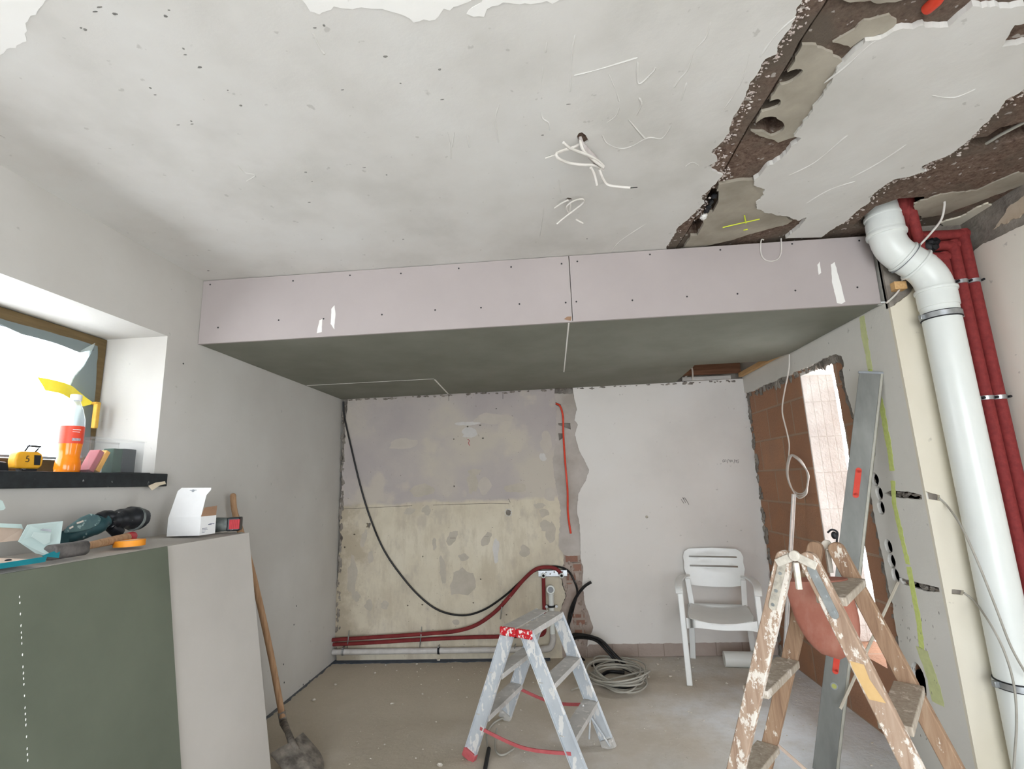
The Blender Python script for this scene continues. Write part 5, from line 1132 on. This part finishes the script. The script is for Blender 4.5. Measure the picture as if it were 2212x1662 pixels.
MB().prism([feet[(0, 1)]+(tops[(0, 1)]-feet[(0, 1)])*k+ (wn*o_)-an*.0132 for k, o_ in ((.742, .016), (.742, -.018), (.795, -.021), (.808, -.018), (.806, .010), (.78, .006))], -an*.0006).build('yellow_sticker', simple('faded_yellow_sticker', 'c2a06c', 'cbaa78', 20, .7), wl)
# rubber pouch hanging between the rails
pcn = Nn+av*.5+V(.018, .045, -.155)
pv = MB(); vs = []; fs = []
e_ = V(.96, .12, 0).normalized(); en = V(-e_.y, e_.x, 0)
for j in range(13):
    t = j/12; z = .075-.225*t; wd_ = .098*math.sqrt(max(.0, 1-(max(0, t-.30)/.70)**2.3)); dp_ = .035*math.sqrt(max(0, 1-(max(0, t-.3)/.7)**2))+.002
    for i in range(20):
        a = 2*math.pi*i/20; vs.append(pcn+V(.018*t*2, 0, 0)+e_*(wd_*math.cos(a))+en*(dp_*math.sin(a))+V(0, 0, z))
for j in range(12):
    for i in range(20): fs.append((j*20+i, j*20+(i+1) % 20, (j+1)*20+(i+1) % 20, (j+1)*20+i))
fs.append(tuple(range(20))); fs.append(tuple(240+i for i in range(20))[::-1]); pv.add(vs, fs)
mp_ = NT('dusty_red_rubber'); cc_ = mp_.ramp(mp_.noise(5, 5), [(.35, '874f40'), (.55, '99604f'), (.7, 'a36f5e')]); cc_ = mp_.mix(mp_.math('MULTIPLY', mp_.step(mp_.noise(14, 5, .7, mp_.map((1, 1, .4))), .45, .75), .5), cc_, 'b38a7b'); mp_.color(cc_)
tag(pv.build('rubber_pouch', mp_.set(.75), smooth=True), 'red-brown rounded rubber pouch hanging between the rails of the wooden ladder', 'pouch')

# --- long straightedge leaning on the right wall
lv = thing('straightedge', (1.33, 3.0, 0), 'two metre aluminium straightedge with red grips leaning on the right wall', 'straightedge')
La, Lb = P(1781, 1672, 2, .012), P(1881, 806, 0, XR-.035)
ld = (Lb-La).normalized(); ls = V(.80, -.58, 0); ls = (ls-ld*ls.dot(ld)).normalized(); ln = ld.cross(ls)
if ln.y > 0: ln = -ln
MB().beam(La, Lb, ls, .100, .022).build('body', MALUB, lv, bevel=.002)
MB().beam(La+ls*.050, Lb+ls*.050, ls, .012, .026).build('side_flange', simple('dull_aluminium_edge', 'a3a196', 'b1afa4', 20, .5, .4), lv, bevel=.002)
MB().obox(Lb-ld*.0+ls*.004, ls, ln, ld, .118, .028, .014).build('end_cap', MGASK, lv, bevel=.005)
def onlev(x, y):
    # distance along the bar of a pixel row
    best = min(range(400), key=lambda k: (lambda d: abs(831-FPX*(d.dot(_u2)/d.dot(_f))-y))((La+(Lb-La)*k/400)-CO)); return La+(Lb-La)*best/400
for y0, y1 in ((1016, 1072), (1388, 1450)):
    a, b = onlev(0, y0), onlev(0, y1); m = MB(); m.beam(a+ln*.0125-ls*.002, b+ln*.0125-ls*.002, ls, .026, .004)
    m.cyl(a+ln*.0105-ls*.002, a+ln*.0145-ls*.002, .013, n=16); m.cyl(b+ln*.0105-ls*.002, b+ln*.0145-ls*.002, .013, n=16); m.build('red_grip', simple('signal_red_plastic', 'cf4233', 'd84c3c', 20, .5), lv)
a = onlev(0, 1482); vl = MB().cyl(a+ln*.009, a+ln*.0135, .016, n=20).build('vial_ring', MGASK, lv); MB().cyl(a+ln*.013, a+ln*.0142, .011, n=16).build('vial', simple('lime_vial', 'aeb06a', rough=.2), vl)

# --- thin aluminium profiles leaning by the slot
rA = P(1715, 1068, 1, 3.55); rB = P(1692, 1480, 2, 0)
rod = thing('drywall_profile', rB, 'slim bright metal profile standing upright before the exposed brick', 'profile')
top_ = V(1.68, 3.70, P(1715, 1068, 1, 3.70).z); top_.x = P(1715, 1068, 1, 3.70).x
m = MB()
for off in (-.008, .0, .008): m.beam(rB+V(off, 0, 0), top_+V(off, 0, 0), (1, 0, 0), .0065, .012 if off == 0 else .018)
m.build('profile', simple('bright_zinc', 'e6e8e6', 'f1f2f1', 30, .35, .2), rod)

# --- white plastic armchair
ch_ = thing('garden_armchair', (1.21, 4.18, 0), 'white plastic garden armchair with slotted backrest by the back wall', 'chair')
ex_, ey_ = V(.966, -.258, 0), V(.258, .966, 0); OC = V(1.205, 4.185, 0)
def K(x, y, z): return OC+ex_*x+ey_*y+V(0, 0, z)
def ybk(z): return .215+(z-.42)*.17
def slotp(z0, z1, x): return [(-x, z0), (x, z0-.004), (x, z1-.004), (-x, z1)]
BKo = [(-.205, .575), (-.12, .562), (0, .558), (.12, .562), (.205, .575), (.225, .62), (.222, .66), (.232, .70), (.226, .75), (.232, .79), (.218, .83), (.185, .85), (0, .856), (-.185, .85), (-.218, .83), (-.232, .79), (-.226, .75), (-.232, .70), (-.222, .66), (-.225, .62)]
m = MB(); plate(m, BKo, [slotp(.785, .797, .185), slotp(.712, .726, .185)], lambda u, v, w: K(u, ybk(v)+.03-.55*u*u*.9+w, v), 0, .010, .03); m.build('backrest', MCHAIR, ch_, smooth=True)
for s in (-1, 1):
    MB().beam(K(s*.196, ybk(.42)-.0, .415), K(s*.212, ybk(.62)+.005, .62), ex_, .042, .016).build('back_post', MCHAIR, ch_, bevel=.004)
    MB().beam(K(s*.205, .20, .43), K(s*.232, .30, 0), ex_, .045, .030).build('leg', MCHAIR, ch_, bevel=.005)
    MB().beam(K(s*.262, -.19, .625), K(s*.252, -.29, 0), ex_, .040, .034).build('leg', MCHAIR, ch_, bevel=.006)
    pa = catmull([K(s*.215, ybk(.64)-.005, .645), K(s*.245, .14, .655), K(s*.268, .0, .655), K(s*.272, -.12, .65), K(s*.268, -.205, .635), K(s*.266, -.225, .60)], 5)
    r = MB()
    for i in range(len(pa)-1): r.beam(pa[i], pa[i+1]+(pa[i+1]-pa[i]).normalized()*.003, ex_, .052, .014)
    r.build('armrest', MCHAIR, ch_, bevel=.003)
so_ = [(-.21, -.25), (-.1, -.262), (0, -.266), (.1, -.262), (.21, -.25), (.225, -.15), (.205, .22), (-.205, .22), (-.225, -.15)]
m = MB(); plate(m, so_, [], lambda u, v, w: K(u, v, .435-.030*(1-(u/.225)**2)-.02*max(0, -v-.15)*2+w), 0, .010, .05); m.build('seat', MCHAIR, ch_, smooth=True)
ap = MB(); 
for i in range(14):
    u0_, u1_ = -.235+.47*i/14, -.235+.47*(i+1)/14
    f = lambda u: .435-.030*(1-(u/.235)**2)
    ap.add([K(u0_, -.262, f(u0_)+.006), K(u1_, -.262, f(u1_)+.006), K(u1_, -.268, f(u1_)-.035-.03*(abs(u1_)/.235)**4), K(u0_, -.268, f(u0_)-.035-.03*(abs(u0_)/.235)**4), K(u0_, -.250, f(u0_)+.006), K(u1_, -.250, f(u1_)+.006), K(u1_, -.256, f(u1_)-.035-.03*(abs(u1_)/.235)**4), K(u0_, -.256, f(u0_)-.035-.03*(abs(u0_)/.235)**4)],
           [(0, 1, 2, 3), (7, 6, 5, 4), (0, 4, 5, 1), (3, 2, 6, 7), (0, 3, 7, 4), (1, 5, 6, 2)])
ap.build('front_apron', MCHAIR, ch_, smooth=True)
for s in (-1, 1): MB().beam(K(s*.222, -.25, .405), K(s*.222, .22, .405), (0, 0, 1), .045, .012).build('side_apron', MCHAIR, ch_, bevel=.003)

# --- white pipe offcut on the floor
pa_ = P(1565, 1423, 2, .055); pb_ = P(1635, 1424, 2, .055)
of = thing('pipe_offcut', (pa_.x, pa_.y, 0), 'short white plastic pipe offcut lying on the floor beneath the garden armchair', 'pipe')
ca_, cb_ = V(1.245, 4.33, .055), V(1.50, 4.30, .055)
dd = (cb_-ca_).normalized(); MB().lathe([(.050, 0), (.055, 0), (.055, .255), (.050, .255), (.050, .0)], ca_, dd, 28).build('pipe', MPVC, of, smooth=True)

# --- rubble on the floor
GS = 'plaster crumbs scattered on the floor'
MSTONE = simple('plaster_rubble', 'c4bcb0', 'd2cbc0', 20, .9)
for k, (x, y, s) in enumerate([(948, 1428, .013), (1420, 1437, .011), (1456, 1451, .009), (1448, 1463, .010), (678, 1514, .012), (857, 1450, .007), (810, 1455, .008), (790, 1441, .006), (1428, 1425, .006), (724, 1480, .009), (930, 1425, .007), (900, 1436, .008), (833, 1438, .007), (1570, 1478, .010), (950, 1655, .014), (1465, 1425, .008), (990, 1470, .006)]):
    p = P(x, y, 2, 0); tag(MB().ball((p.x, p.y, s*.45), s*1.2, s, s*.6, k, .8, 6).build('plaster_crumb', MSTONE, smooth=True), 'small pale plaster crumb lying on the dusty concrete floor', 'rubble', GS)
m = MB(); r_ = random.Random(5)
for k in range(700):
    x, y = r_.uniform(-1.25, XR-.05), r_.uniform(1.6, D-.05); s = abs(r_.gauss(0, .0022))+.001
    m.ball((x, y, s*.3), s*1.3, s, s*.6, k, .6, 3)
tag(m.build('floor_grit', MSTONE), 'fine pale grit scattered over the concrete floor', 'grit', kind='stuff')
